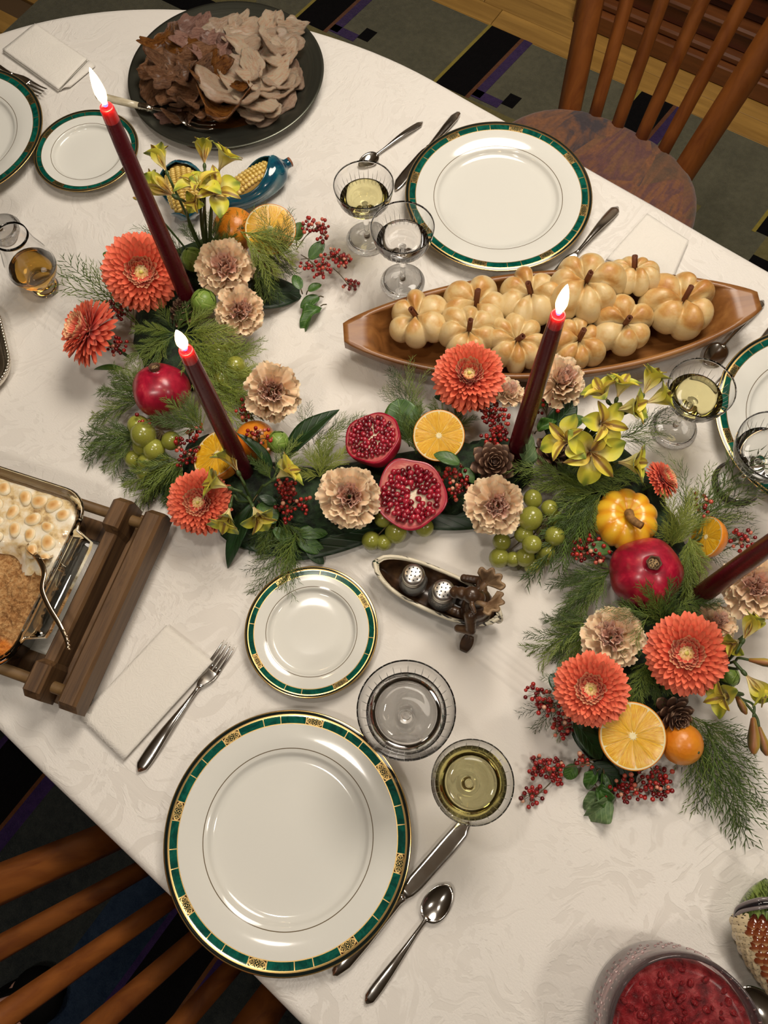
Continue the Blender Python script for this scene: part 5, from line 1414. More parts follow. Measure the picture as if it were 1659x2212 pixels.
alst('yellow alstroemeria reaching towards the right wine glass', 1430, 858, 88, .14, 10, 25, 30, RC, 24)
alst('bronze centred yellow alstroemeria in the middle of the right hand spray', 1368, 880, 96, .14, -10, 35, 28, RC, 25)
alst('yellow alstroemeria with drooping petals in the middle of the right hand spray', 1312, 915, 88, .13, -60, 60, 60, RC, 26)
alst('yellow alstroemeria at the left of the right hand spray above the pinecone', 1215, 948, 88, .11, -170, 55, 62, RC, 27)
alst('wide open yellow alstroemeria hanging in front of the right hand spray', 1284, 985, 108, .11, -90, 50, 66, RC, 28)
alst('yellow alstroemeria at the lower right of the right hand spray', 1372, 1000, 96, .10, -15, 25, 36, RC, 29)
RD = (1530, 1440, .03)
alst('tall slender yellow alstroemeria below the fourth candle at the right edge', 1625, 1350, 90, .12, 60, 25, 20, (1560, 1440, .03), 31)
alst('yellow alstroemeria with one folded petal beside the largest orange flower', 1582, 1392, 70, .10, -150, 30, 26, (1560, 1440, .03), 32)
alst('broad pale yellow alstroemeria petal cluster below the largest orange flower', 1560, 1505, 88, .08, -170, 30, 40, (1500, 1480, .03), 33)
alst('bronze and yellow alstroemeria at the right picture edge', 1640, 1490, 100, .10, -60, 15, 18, (1560, 1440, .03), 34)
def bud(label, u, v, px, h, ang, el, root):
    p = P(u, v, h); L = S(u, v, px, h); a, e = math.radians(ang), math.radians(el)
    d = Vector((math.cos(a) * math.cos(e), math.sin(a) * math.cos(e), math.sin(e))); b = p - d * L * .5
    t = thing('alstroemeria_bud', label, 'flower', b, qz(d)); ob('bud', aBud, t, scale=L)
    q = t.rotation_quaternion.inverted(); r = P(*root)
    part('stem', tube(curve([(0, 0, .002), q @ (-d * L * .3), q @ ((r - b) * .5 + Vector((0, 0, .01))), q @ (r - b)], 5), .0015, 6), m_stm2, t)
bud('closed bronze flower bud drooping at the lower right edge', 1628, 1588, 84, .05, -100, 5, (1545, 1470, .03))
bud('dark brown flower bud drooping at the right edge beside a paler bud', 1648, 1600, 66, .05, -85, 5, (1560, 1470, .03))
bud('slim brownish bud on a bent stem right of the largest orange flower', 1600, 1520, 52, .06, -75, 15, (1550, 1470, .03))
bud('pale bronze bud at the right edge level with the largest orange flower', 1646, 1430, 60, .09, -15, 20, (1545, 1440, .03))
bud('small green bud left of the tallest candle', 296, 430, 20, .13, 160, 10, (420, 560, .03))
# ---------------------------------------------------------------- fruit
w = Mat('pomegranate_skin', (.3, .01, .02), .32, coat=.35, coatr=.2, sss=.05, ssr=(.01, .002, .002))
n1 = w.noise(24, w.scl(w.co(), (2.2, 2.2, .5)), 5, .65, .5); n2 = w.noise(160, None, 2)
w.color(w.ramp(n1 * .8 + n2 * .2, [(.3, sr(116, 8, 34)), (.5, sr(160, 16, 48)), (.62, sr(188, 36, 62)), (.78, sr(206, 90, 92))])); m_pom = w.m
m_crown = M_('calyx_brown', (.10, .05, .025), .7)
w = Mat('crown_stamens', (.1, .06, .03), .9); w.color(w.ramp(w.noise(500, None, 2), [(.4, (.03, .015, .006)), (.62, (.42, .28, .13))])); m_cst = w.m
def pomshape(s, half=False):
    pr = []
    n = 24
    for k in range(n + 1):
        a = -PI / 2 + PI * k / n * (1 if not half else .5)
        pr.append((s * math.cos(a) ** .92 if abs(math.cos(a)) > 1e-6 else 0, s * .88 * math.sin(a)))
    return pr
def pom(label, u, v, px, h, d, seed=0):
    p = P(u, v, h); s = S(u, v, px, h) / 2
    t = thing('pomegranate', label, 'fruit', p, qz(d, seed), 'pomegranates in the centrepiece')
    lob = lambda a, r, z: 1 + .030 * math.cos(a * 5 + seed) + .015 * math.cos(a * 3)
    part('skin', lathe(pomshape(s)[:-1] + [(s * .16, s * .885), (0, s * .87)], 60, lob), m_pom, t)
    part('crown', lathe([(s * .16, s * .84), (s * .17, s * .92), (s * .185, s * .99), (s * .20, s * 1.03), (s * .17, s * 1.02), (s * .145, s * .95), (s * .13, s * .90), (s * .1, s * .89)], 30, lambda a, r, z: 1 + (.07 * math.cos(a * 6) if z > s * .98 else 0)), m_crown, t)
    part('crown_stamens', mv(uvs(s * .15, s * .15, s * .07, 18, 8), 0, 0, s * .93), m_cst, t)
pom('whole red pomegranate at the right below the orange mini pumpkin, crown upwards', 1395, 1238, 156, .052, (-.06, .0, 1), .3)
pom('whole red pomegranate at the left behind the second candle', 348, 843, 122, .052, (-.02, .42, .9), 1.2)
w = Mat('aril', (.22, .004, .012), .08, sss=.35, ssr=(.006, .001, .001), coat=1.0, coatr=.03)
w.color(w.ramp(w.rand(), [(0, sr(96, 4, 18)), (.6, sr(142, 12, 34)), (1, sr(178, 36, 58))])); m_ar = w.m
w = Mat('pomegranate_pith', (.6, .3, .25), .5, sss=.2, ssr=(.006, .003, .002))
X, Y, Z = w.xyz(w.co('Generated')); d0 = ((X - .5) * (X - .5) + (Y - .5) * (Y - .5)).sqrt()
w.color(w.ramp(d0 * 1.6 + (w.noise(7, w.co('Generated')) - .5) * .35, [(.0, sr(240, 226, 200)), (.45, sr(232, 196, 172)), (.65, sr(206, 110, 104)), (.8, sr(190, 66, 76))])); w.bump(w.noise(9, w.co('Generated')), .5, .002); m_pith = w.m
ar_me = mesh('aril', lathe([(0, -.5), (.24, -.42), (.42, -.1), (.46, .15), (.34, .42), (.15, .52), (0, .54)], 9, lambda a, r, z: 1 + .10 * math.cos(a * 4)), m_ar)
def pomhalf(label, u, v, px, h, d, spin, seed, asp=.9):
    p = P(u, v, h); s = S(u, v, px, h) / 2; rs = random.Random(seed)
    t = thing('halved_pomegranate', label, 'fruit', p, qz(d, spin), 'halved pomegranates in the centrepiece', (1, asp, 1))
    lob = lambda a, r, z: 1 + .035 * math.cos(a * 5 + seed) + .02 * math.cos(a * 3 + 1) + .09 * math.exp(-((a - 1.57) / .3) ** 2) * (r > s * .6)
    rim = [(s * .985, s * .012), (s * .93, s * .01)]
    part('skin', lathe(pomshape(s, True) + rim, 60, lob), m_pom, t)
    part('cut_face', lathe([(s * .985, .0), (s * .93, s * .012), (s * .86, -s * .01), (s * .5, -s * .02), (s * .2, s * .0), (0, s * .01)], 60, lob), m_pith, t)
    put = []
    ns = 6; a0 = rs.random() * 6
    for _ in range(2500):
        a = rs.random() * 2 * PI; r = math.sqrt(rs.random()) * .80
        sec_ = ((a - a0) / (2 * PI) * ns) % 1
        mem = min(sec_, 1 - sec_) * (2 * PI / ns) * r
        if mem < .052 and r > .18 + .1 * math.sin(a * 3): continue
        if r < .12: continue
        x, y = r * math.cos(a), r * math.sin(a)
        if all(math.hypot(x - q[0], y - q[1]) > .118 for q in put): put.append((x, y, a, r))
    for x, y, a, r in put:
        q_ = qz((math.cos(a) * .9 + rs.uniform(-.3, .3), math.sin(a) * .9 + rs.uniform(-.3, .3), rs.uniform(.1, .9)))
        sz = s * rs.uniform(.17, .225); ob('aril', ar_me, t, (x * s * lob(a, 0, 0) if False else x * s, y * s, s * .03), q_, sz)
pomhalf('halved pomegranate with dark red seeds lying face up at the lower middle', 888, 1068, 152, .060, (-.02, -.28, 1), .4, 3, 1.0)
pomhalf('halved pomegranate tilted left, behind the other pomegranate half', 803, 945, 140, .062, (-.36, .20, 1), 1.1, 8, .86)
# oranges
w = Mat('orange_peel', (.8, .33, .03), .38, coat=.35, coatr=.25, sss=.1, ssr=(.01, .004, .001)); w.color(w.ramp(w.noise(30), [(.3, sr(216, 120, 20)), (.7, sr(240, 158, 44))])); w.bump(w.voro(230), .35, .0008); m_peel = w.m
m_opith = M_('orange_pith', sr(244, 228, 178), .6, sss=.3, ssr=(.006, .005, .003))
w = Mat('orange_flesh', (.8, .45, .05), .28, sss=.15, ssr=(.006, .003, .001), coat=.25, coatr=.2)
X, Y, Z = w.xyz(); an = Y.atan2(X); rr_ = (X * X + Y * Y).sqrt()
fz = w.noise(1, w.vec(an * 22.0, rr_ * 120.0, 0.0), 3, .6); w.color(w.hsv(w.ramp(fz, [(.3, sr(208, 142, 14)), (.5, sr(230, 174, 32)), (.72, sr(244, 208, 86))]), v=w.rand() * .14 + .93)); w.bump(fz, .5, .0012); m_flesh = w.m
def orange_half(label, u, v, px, h, d, spin=0, asp=1.0, grp='halved oranges in the centrepiece'):
    p = P(u, v, h); s = S(u, v, px, h) / 2
    t = thing('halved_orange', label, 'fruit', p, qz(d, spin), grp)
    part('peel', lathe([(s * math.cos(a) if a > -PI / 2 + .01 else 0, s * .95 * math.sin(a)) for a in [-PI / 2 + PI / 2 * k / 14 for k in range(15)]] + [(s * .99, s * .012), (s * .97, s * .015)], 64), m_peel, t)
    part('pith', lathe([(s * .985, s * .008), (s * .96, s * .016), (s * .925, s * .006), (s * .12, s * .0), (0, s * .004)], 64), m_opith, t)
    n = 10
    for k in range(n):
        a0, a1 = 2 * PI * (k + .004) / n, 2 * PI * (k + .996) / n
        def f(u_, v_):
            r = lerp(.10, .925, u_); a = lerp(a0, a1, v_); m_ = (a0 + a1) / 2; wd = (a1 - a0) / 2
            sh = min(1, max(.1, 1 - (1 - u_) ** 6 * .6)); a = m_ + (a - m_) * (1 - .004 / max(.16, r)) * (1 if u_ < .93 else .88)
            e = min(u_, 1 - u_) * 8; e2 = min(v_, 1 - v_) * 6
            return (s * r * math.cos(a), s * r * math.sin(a), s * (.010 + .008 * min(1, e) * min(1, e2)))
        part('segment', grid(f, 8, 8), m_flesh, t)
    part('core', mv(lathe([(.13, .0), (.11, .02), (.05, .012), (0, .005)], 20, lambda a, r, z: 1 + .3 * math.cos(a * 10)), s=s), m_opith, t)
    return t
orange_half('halved orange facing up in the middle, left of the pinecone', 948, 941, 112, .066, (.0, -.38, 1), .3)
orange_half('halved orange at the lower right under an orange flower', 1367, 1590, 146, .058, (.02, -.12, 1), .8)
orange_half('halved orange at the upper left under fern, behind the carnations', 584, 494, 110, .072, (.1, -.30, 1), .1)
orange_half('halved orange turned left beside the second candle', 468, 980, 118, .055, (-.42, .10, 1), .5)
orange_half('halved orange mostly hidden by fern at the right, its face turned away to the right', 1525, 1160, 92, .050, (-.9, .1, .45), .5)
def orange_ball(label, u, v, px, h):
    p = P(u, v, h); s = S(u, v, px, h) / 2; t = thing('orange', label, 'fruit', p)
    part('peel', mv(uvs(s, s, s * .96, 40, 24)), m_peel, t); part('stem_scar', mv(uvs(s * .07, s * .07, s * .03, 10, 6), s * .5, -s * .45, s * .70), m_stem, t)
orange_ball('orange with its rind side up, left of the upper cut orange', 507, 497, 94, .045)
orange_ball('orange half hidden behind the second candle and a long leaf', 552, 952, 88, .040)
orange_ball('small orange fruit under a pinecone at the lower right', 1472, 1606, 92, .036)
# mini pumpkin
w = Mat('pumpkin_rind', (.8, .4, .03), .32, coat=.4, coatr=.2); X, Y, Z = w.xyz(); an = Y.atan2(X)
st = ((an * 10.0).cos() * .5 + .5) ; w.color(w.mix((st * .5 + w.noise(26, None, 4) * .9).step(.25, 1.0), sr(236, 156, 30), sr(240, 190, 48))); w.bump(w.noise(60, None, 3), .15, .001); m_pk = w.m
w = Mat('pumpkin_stem', (.2, .12, .05), .75); w.color(w.ramp(w.noise(50, w.scl(w.co(), (3, 3, .5)), 3), [(.3, sr(92, 62, 30)), (.7, sr(170, 128, 72))])); w.bump(w.noise(80), .5, .001); m_pst = w.m
p = P(1350, 1122, .045); s = S(1350, 1122, 142, .045) / 2
t = thing('mini_pumpkin', 'small ribbed orange yellow pumpkin with a curled brown stem at the right', 'pumpkin', p, qz((0, .05, 1), .2))
def pk(u, v):
    a = u * 2 * PI; ph = -PI / 2 + PI * v; r = max(0, math.cos(ph)) ** .7 * (.90 + .10 * abs(math.cos(a * 5)) ** .7); z = math.sin(ph) * .62 - .26 * math.exp(-(r / .28) ** 2) * (1 if ph > 0 else -.4)
    return (s * r * math.cos(a), s * r * math.sin(a), s * z)
part('rind', grid(pk, 100, 26, True), m_pk, t)
part('stalk', tube(curve([(0, 0, s * .30), (0, 0, s * .50), (s * .08, s * .22, s * .70), (s * .04, s * .44, s * .84), (-s * .08, s * .62, s * .92)], 5), [s * .20, s * .17] + [s * .14] * 7 + [s * .12] * 7 + [s * .115] * 5, 9), m_pst, t)
# grapes
w = Mat('grape_skin', (.3, .36, .06), .24, sss=.35, ssr=(.006, .006, .002), coat=.5, coatr=.15)
w.color(w.hsv(w.ramp(w.noise(34), [(.3, sr(128, 132, 44)), (.7, sr(170, 172, 80))]), v=w.rand() * .22 + .86)); m_gr = w.m
gr_me = mesh('grape', uvs(1, 1, 1, 22, 14), m_gr); m_gst = M_('grape_stalk', (.10, .07, .03), .7); m_gsc = M_('grape_scar', (.16, .09, .03), .7)
def grapes(label, lst, root):
    o = P(*root); t = thing('grape_bunch', label, 'grapes', Vector((o.x, o.y, TZ)), group='bunches of green grapes'); rs = random.Random(len(lst))
    for (u, v, px, h) in lst:
        p = P(u, v, h); r = S(u, v, px, h) / 2
        p.z = max(p.z, TZ + r * .96)
        g = ob('grape', gr_me, t, p - t.location, (rs.uniform(-.5, .5), rs.uniform(-.5, .5), rs.random() * 6), (r, r, r * 1.10))
        part('stalk', tube(curve([o - t.location + Vector((0, 0, .0)), (p - t.location) * .6 + Vector((0, 0, .012)), p - t.location + Vector((0, 0, -r * .2))], 3), .0009, 5), m_gst, t)
grapes('green grape bunch at the far left below the whole pomegranate', [(310, 940, 56, .045), (370, 952, 42, .040), (333, 972, 48, .034), (289, 992, 38, .018), (320, 1000, 42, .022), (306, 965, 40, .03), (318, 1022, 48, .014), (345, 990, 40, .02), (300, 905 + 15, 46, .04), (352, 1018, 38, .014)], (350, 930, .05))
grapes('green grapes under fern between the second candle and the upper carnations', [(455, 795, 44, .05), (510, 790, 42, .05), (480, 820, 44, .045), (440, 830, 42, .04), (530, 810, 34, .04), (470, 765, 40, .045), (500, 760, 38, .04)], (480, 740, .05))
grapes('small group of green grapes peeping out below the halved pomegranate', [(802, 1168, 42, .014), (829, 1172, 36, .014), (855, 1150, 48, .02), (917, 1140, 40, .016), (828, 1120, 40, .03)], (850, 1120, .04))
grapes('large green grape bunch at the lower middle, left of the mini pumpkin', [(1151, 1078, 40, .055), (1146, 1120, 52, .055), (1187, 1098, 38, .050), (1131, 1153, 40, .040), (1198, 1158, 44, .045), (1149, 1176, 42, .044), (1084, 1170, 40, .024), (1078, 1205, 44, .014), (1108, 1208, 34, .016), (1134, 1204, 42, .022), (1176, 1205, 38, .018), (1150, 1222, 38, .012), (1200, 1120, 36, .04), (1170, 1140, 36, .03), (1182, 1190, 40, .03)], (1180, 1120, .05))
# sprouts
w = Mat('sprout_leaf', (.12, .2, .04), .5, coat=.15); n1 = w.voro(60, None, 'DISTANCE_TO_EDGE'); n2 = w.noise(20)
w.color(w.mix((1.0 - n1.step(0, .05)) * .5 + (n2 - .5) * .5, sr(120, 150, 62), sr(190, 204, 120))); w.bump(n1.step(0, .1), .3, .001); m_spr = w.m
def sprout(label, u, v, px, h, d):
    p = P(u, v, h); s = S(u, v, px, h) / 2; t = thing('brussels_sprout', label, 'vegetable', p, qz(d), 'brussels sprouts in the centrepiece')
    part('heart', mv(uvs(s * .93, s * .93, s * .95, 24, 16)), m_spr, t)
    lf = mesh('leaf', grid(lambda u_, v_: (lambda a, ph, k: (s * k * math.cos(ph) * math.cos(a), s * k * math.cos(ph) * math.sin(a), s * k * math.sin(ph)))((v_ - .5) * 2.0 * math.sin(PI * (.25 + u_ * .62)), lerp(-1.2, 1.05, u_), .96 + .06 * abs(v_ - .5) + .03 * u_), 10, 12), m_spr)
    for k in range(6): ob('leaf', lf, t, (0, 0, 0), (0, 0, k * 2.4), 1 + k * .008)
sprout('round green sprout between the tallest candle and the upper carnation', 416, 560, 50, .06, (.2, -.3, 1))
sprout('oval green sprout left of the lower upper-left carnation', 440, 652, 54, .06, (.3, .1, 1))
sprout('round green sprout behind the long leaf, below the lone carnation', 601, 955, 48, .05, (0, .2, 1))
sprout('green sprout at the right edge below the largest orange flower', 1574, 1462, 46, .03, (0, .2, 1))
# pinecones
w = Mat('cone_scale', (.1, .05, .03), .6); X = w.xyz(w.co('Generated'))
w.color(w.ramp(X[0] + (w.noise(6, w.co('Generated')) - .5) * .1, [(0, sr(34, 20, 14)), (.6, sr(74, 48, 34)), (.86, sr(88, 60, 44)), (.95, sr(160, 128, 104)), (1, sr(176, 146, 120))])); m_cone = w.m
sc_me = mesh('scale', sheet(lambda u, v: (u, (v - .5) * .95 * (math.sin(PI * (.12 + .70 * u)) ** .7) * (1 if u < .8 else math.sqrt(max(0.02, 1 - ((u - .8) / .2) ** 2))), .14 * u * u + .25 * ((v - .5) ** 2) * -1 * u), 7, 6, .045), m_cone)
def cone(label, u, v, px, h, d, spin=0, n=42):
    p = P(u, v, h); s = S(u, v, px, h) / 2; t = thing('pinecone', label, 'pinecone', p, qz(d, spin), 'pinecones in the centrepiece')
    part('core', mv(uvs(s * .34, s * .34, s * .55, 14, 8), 0, 0, -s * .25), m_cone, t)
    for k in range(n):
        q = k / n; a = k * 2.39996; el = lerp(-.1, 1.35, q ** .8); L = s * lerp(1.0, .34, q ** 1.1); z = lerp(-.45, .22, q) * s
        dv = Vector((math.cos(a) * math.cos(el), math.sin(a) * math.cos(el), math.sin(el)))
        ob('scale', sc_me, t, (s * .06 * math.cos(a), s * .06 * math.sin(a), z), qx(dv), (L, L * .62, L * .7))
cone('brown pinecone with pale scale rims in the middle beside the third candle', 1067, 1000, 104, .060, (0, -.25, 1))
cone('pinecone half hidden under the yellow flowers, right of the third candle', 1196, 975, 92, .045, (.3, .1, 1), 1)
cone('pinecone at the lower right between orange flowers and the small orange fruit', 1462, 1550, 96, .050, (.2, -.5, .8), 2)
cone('dim pinecone below the upper left orange flower', 398, 668, 84, .045, (-.2, .1, 1), 3)
# ---------------------------------------------------------------- pink pepper berries
w = Mat('berry', (.3, .01, .01), .22, coat=.6, coatr=.1)
w.color(w.ramp(w.rand(), [(0, sr(92, 8, 14)), (.45, sr(146, 20, 22)), (.85, sr(182, 46, 38)), (.95, sr(214, 120, 96)), (1, sr(222, 170, 140))])); m_bry = w.m
m_bdk = M_('dark_berry', sr(72, 12, 18), .3, coat=.4)
by_me = mesh('berry', uvs(1, 1, 1, 10, 7), m_bry); m_twig = M_('berry_twig', (.10, .075, .03), .7)
def sprig(label, u, v, su, sv, h, n, root, sh=.02, seed=0, dark=False):
    c = P(u, v, h); ex = S(u, v, su, h) / 2; ey = (P(u, v - sv / 2, h) - P(u, v + sv / 2, h)).length / 2
    r0 = P(*root); t = thing('pink_pepper_sprig', label, 'berries', r0, group='sprigs of red pink pepper berries'); rs = random.Random(seed + n)
    tw = []; cl = []
    nc = max(3, n // 7)
    for k in range(nc):
        a = rs.random() * 2 * PI; q = math.sqrt(rs.random()) * .8
        cl.append(c + Vector((ex * q * math.cos(a), ey * q * math.sin(a), rs.uniform(-sh, sh) * .5)))
    for k in cl: tw.append(tube(curve([(0, 0, 0), (c - r0) * .5 + Vector((0, 0, .004)), (c - r0) * .75 + (k - r0) * .25, k - r0], 3), .0006, 4))
    placed = []
    tries = 0
    n = int(n * 1.25)
    while len(placed) < n and tries < n * 30:
        tries += 1; k = rs.choice(cl); rr = rs.uniform(.0022, .0029)
        p = k + Vector((rs.gauss(0, .0052), rs.gauss(0, .0052), rs.gauss(0, .0040))); p.z = max(p.z, TZ + rr)
        if all((p - q[0]).length > (rr + q[1]) * .93 for q in placed): placed.append((p, rr, k))
    for p, rr, k in placed:
        ob('berry', by_me, t, p - r0, scale=rr)
        tw.append(tube([k - r0, (k + (p - k) * .5) - r0 + Vector((0, 0, -.0008)), p - r0], .00035, 3, False))
    part('twigs', join(*tw), m_twig, t)
SP = [('red berry sprig at the top right of the upper cut orange', 682, 490, 50, 56, .055, 34, (640, 540, .04)),
 ('bright red berry sprig reaching right towards the water goblet', 735, 560, 70, 46, .030, 38, (650, 560, .03)),
 ('red berry sprig under the upper cut orange, left part of the right pointing spray', 685, 580, 64, 36, .032, 30, (650, 550, .03)),
 ('short trail of red berries hanging down below the right pointing spray', 752, 616, 26, 30, .012, 12, (720, 580, .025)),
 ('dark red berry sprig left below the upper left orange flower', 250, 668, 36, 36, .05, 18, (290, 690, .03)),
 ('dark red berries right of the leftmost orange flower', 244, 750, 34, 44, .04, 18, (290, 740, .03)),
 ('red berries beside the left grape bunch and the cut orange', 400, 980, 52, 54, .04, 30, (440, 960, .03)),
 ('pinkish berries above the left grape bunch', 300, 915, 34, 16, .05, 7, (340, 900, .03)),
 ('red berries behind the second candle under the lone carnation', 540, 890, 50, 30, .05, 22, (560, 930, .03)),
 ('red berries in front of the rear orange, right of the second candle', 560, 948, 36, 34, .07, 16, (560, 980, .04)),
 ('red berries left of the cut orange by the second candle', 410, 930, 30, 40, .045, 14, (440, 930, .03)),
 ('row of bright red berries below the yellow trumpet flower', 620, 1055, 72, 34, .06, 34, (600, 1080, .03)),
 ('red berries left of the carnation near the halved pomegranates', 632, 1095, 70, 46, .045, 26, (600, 1100, .03)),
 ('red berry sprig between the face up pomegranate half and the pinecone', 985, 1040, 46, 70, .05, 42, (1000, 1000, .03)),
 ('big cluster of red berries under the domed orange flower', 1060, 890, 60, 56, .05, 46, (1080, 960, .03)),
 ('second red berry cluster just above the pinecone', 1062, 935, 62, 34, .055, 34, (1080, 970, .03)),
 ('dark red berries right of the third candle', 1180, 880, 64, 40, .05, 24, (1180, 930, .03)),
 ('red berry sprig left of the right hand pomegranate', 1270, 1190, 80, 46, .045, 44, (1300, 1160, .03)),
 ('red berries at the right behind the wine glass foot', 1512, 1090, 30, 30, .05, 14, (1500, 1120, .03)),
 ('sparse brownish red berries at the right picture edge above the fourth candle', 1610, 1170, 70, 30, .05, 20, (1560, 1190, .03)),
 ('red berry sprig left of the lower right orange flower', 1168, 1512, 44, 56, .03, 40, (1230, 1530, .03)),
 ('red berries between the lower right orange flower and its round leaf', 1215, 1575, 40, 44, .03, 26, (1260, 1560, .03)),
 ('wide red berry sprig lying on the cloth beside the near wine glass', 1190, 1662, 72, 60, .014, 52, (1275, 1650, .03)),
 ('pinkish trailing end of the berry sprig beside the near wine glass', 1152, 1725, 40, 40, .008, 16, (1190, 1690, .012)),
 ('three red berries beside the dark leaf at the lower right', 1262, 1645, 24, 34, .02, 9, (1290, 1640, .02)),
 ('red berry sprig lying on the cloth below the lower cut orange', 1350, 1712, 66, 40, .012, 34, (1390, 1680, .02)),
 ('red berry sprig at the right below the lower cut orange', 1420, 1690, 80, 62, .016, 44, (1400, 1650, .03))]
for k, q in enumerate(SP): sprig(*q, seed=k)
# ---------------------------------------------------------------- leaves
def leafmat(name, a, b, rough=.42, coat=.15):
    w = Mat(name, a, rough, coat=coat, coatr=.3, sss=.05, ssr=(.003, .004, .001)); X = w.xyz(w.co('Generated')); s = (X[1] - .5).abs()
    vein = (1.0 - s.step(.0, .02)); side = ((X[0] * 34.0 - s * 26.0).sin() * .5 + .5).step(.82, 1.0)
    n = w.noise(5, w.co('Generated'), 3); w.color(w.hsv(w.mix((n - .3).max(0.0) + vein * .5 + side * .25, a, b), v=w.rand() * .3 + .85)); w.bump(vein + side, .4, .0008); return w.m
l_dk = leafmat('dark_leaf', sr(16, 44, 18), sr(40, 80, 34)); l_md = leafmat('green_leaf', sr(40, 78, 26), sr(96, 134, 56)); l_gr = leafmat('grey_leaf', sr(70, 98, 58), sr(140, 160, 110), .6, .05); l_ol = leafmat('olive_leaf', sr(74, 100, 24), sr(140, 156, 60)); l_vd = leafmat('deep_leaf', sr(10, 34, 12), sr(26, 62, 22), .5, .08)
def leafmesh(name, mt, L, W, pw, tip, fold, bend, wave=0, nu=16, nv=8):
    def f(u, v):
        s = 2 * v - 1; w_ = W / 2 * (max(0, math.sin(PI * u ** tip)) ** pw)
        return (u * L, s * w_, fold * abs(s) * w_ - bend * (u - .35) ** 2 * L + wave * math.sin(u * 11 + s * 2) * abs(s) * w_)
    return mesh(name, sheet(f, nu, nv, .012), mt)
LF = {}
def leaf(label, base, tip, ratio, mt, kind='oval', roll=0.0, stem=True):
    A, B = P(*base), P(*tip); L = (B - A).length; key = (mt.name, kind, round(ratio, 2))
    if key not in LF:
        kw = dict(oval=(.62, .92, .18, .28, .0), long=(.85, .80, .30, .35, .05), round=(.5, 1.0, .12, .25, .03), curl=(.7, .9, .9, .9, .35), wide=(.55, .75, .10, .25, .03))[kind]
        LF[key] = leafmesh('blade', mt, 1, ratio, *kw)
    t = thing('leaf', label, 'leaf', A, qx(B - A, roll)); ob('blade', LF[key], t, scale=L)
    if stem: part('stalk', tube([(-L * .18, 0, -.006), (-L * .06, 0, -.001), (L * .03, 0, 0)], .0009, 5), m_twig, t)
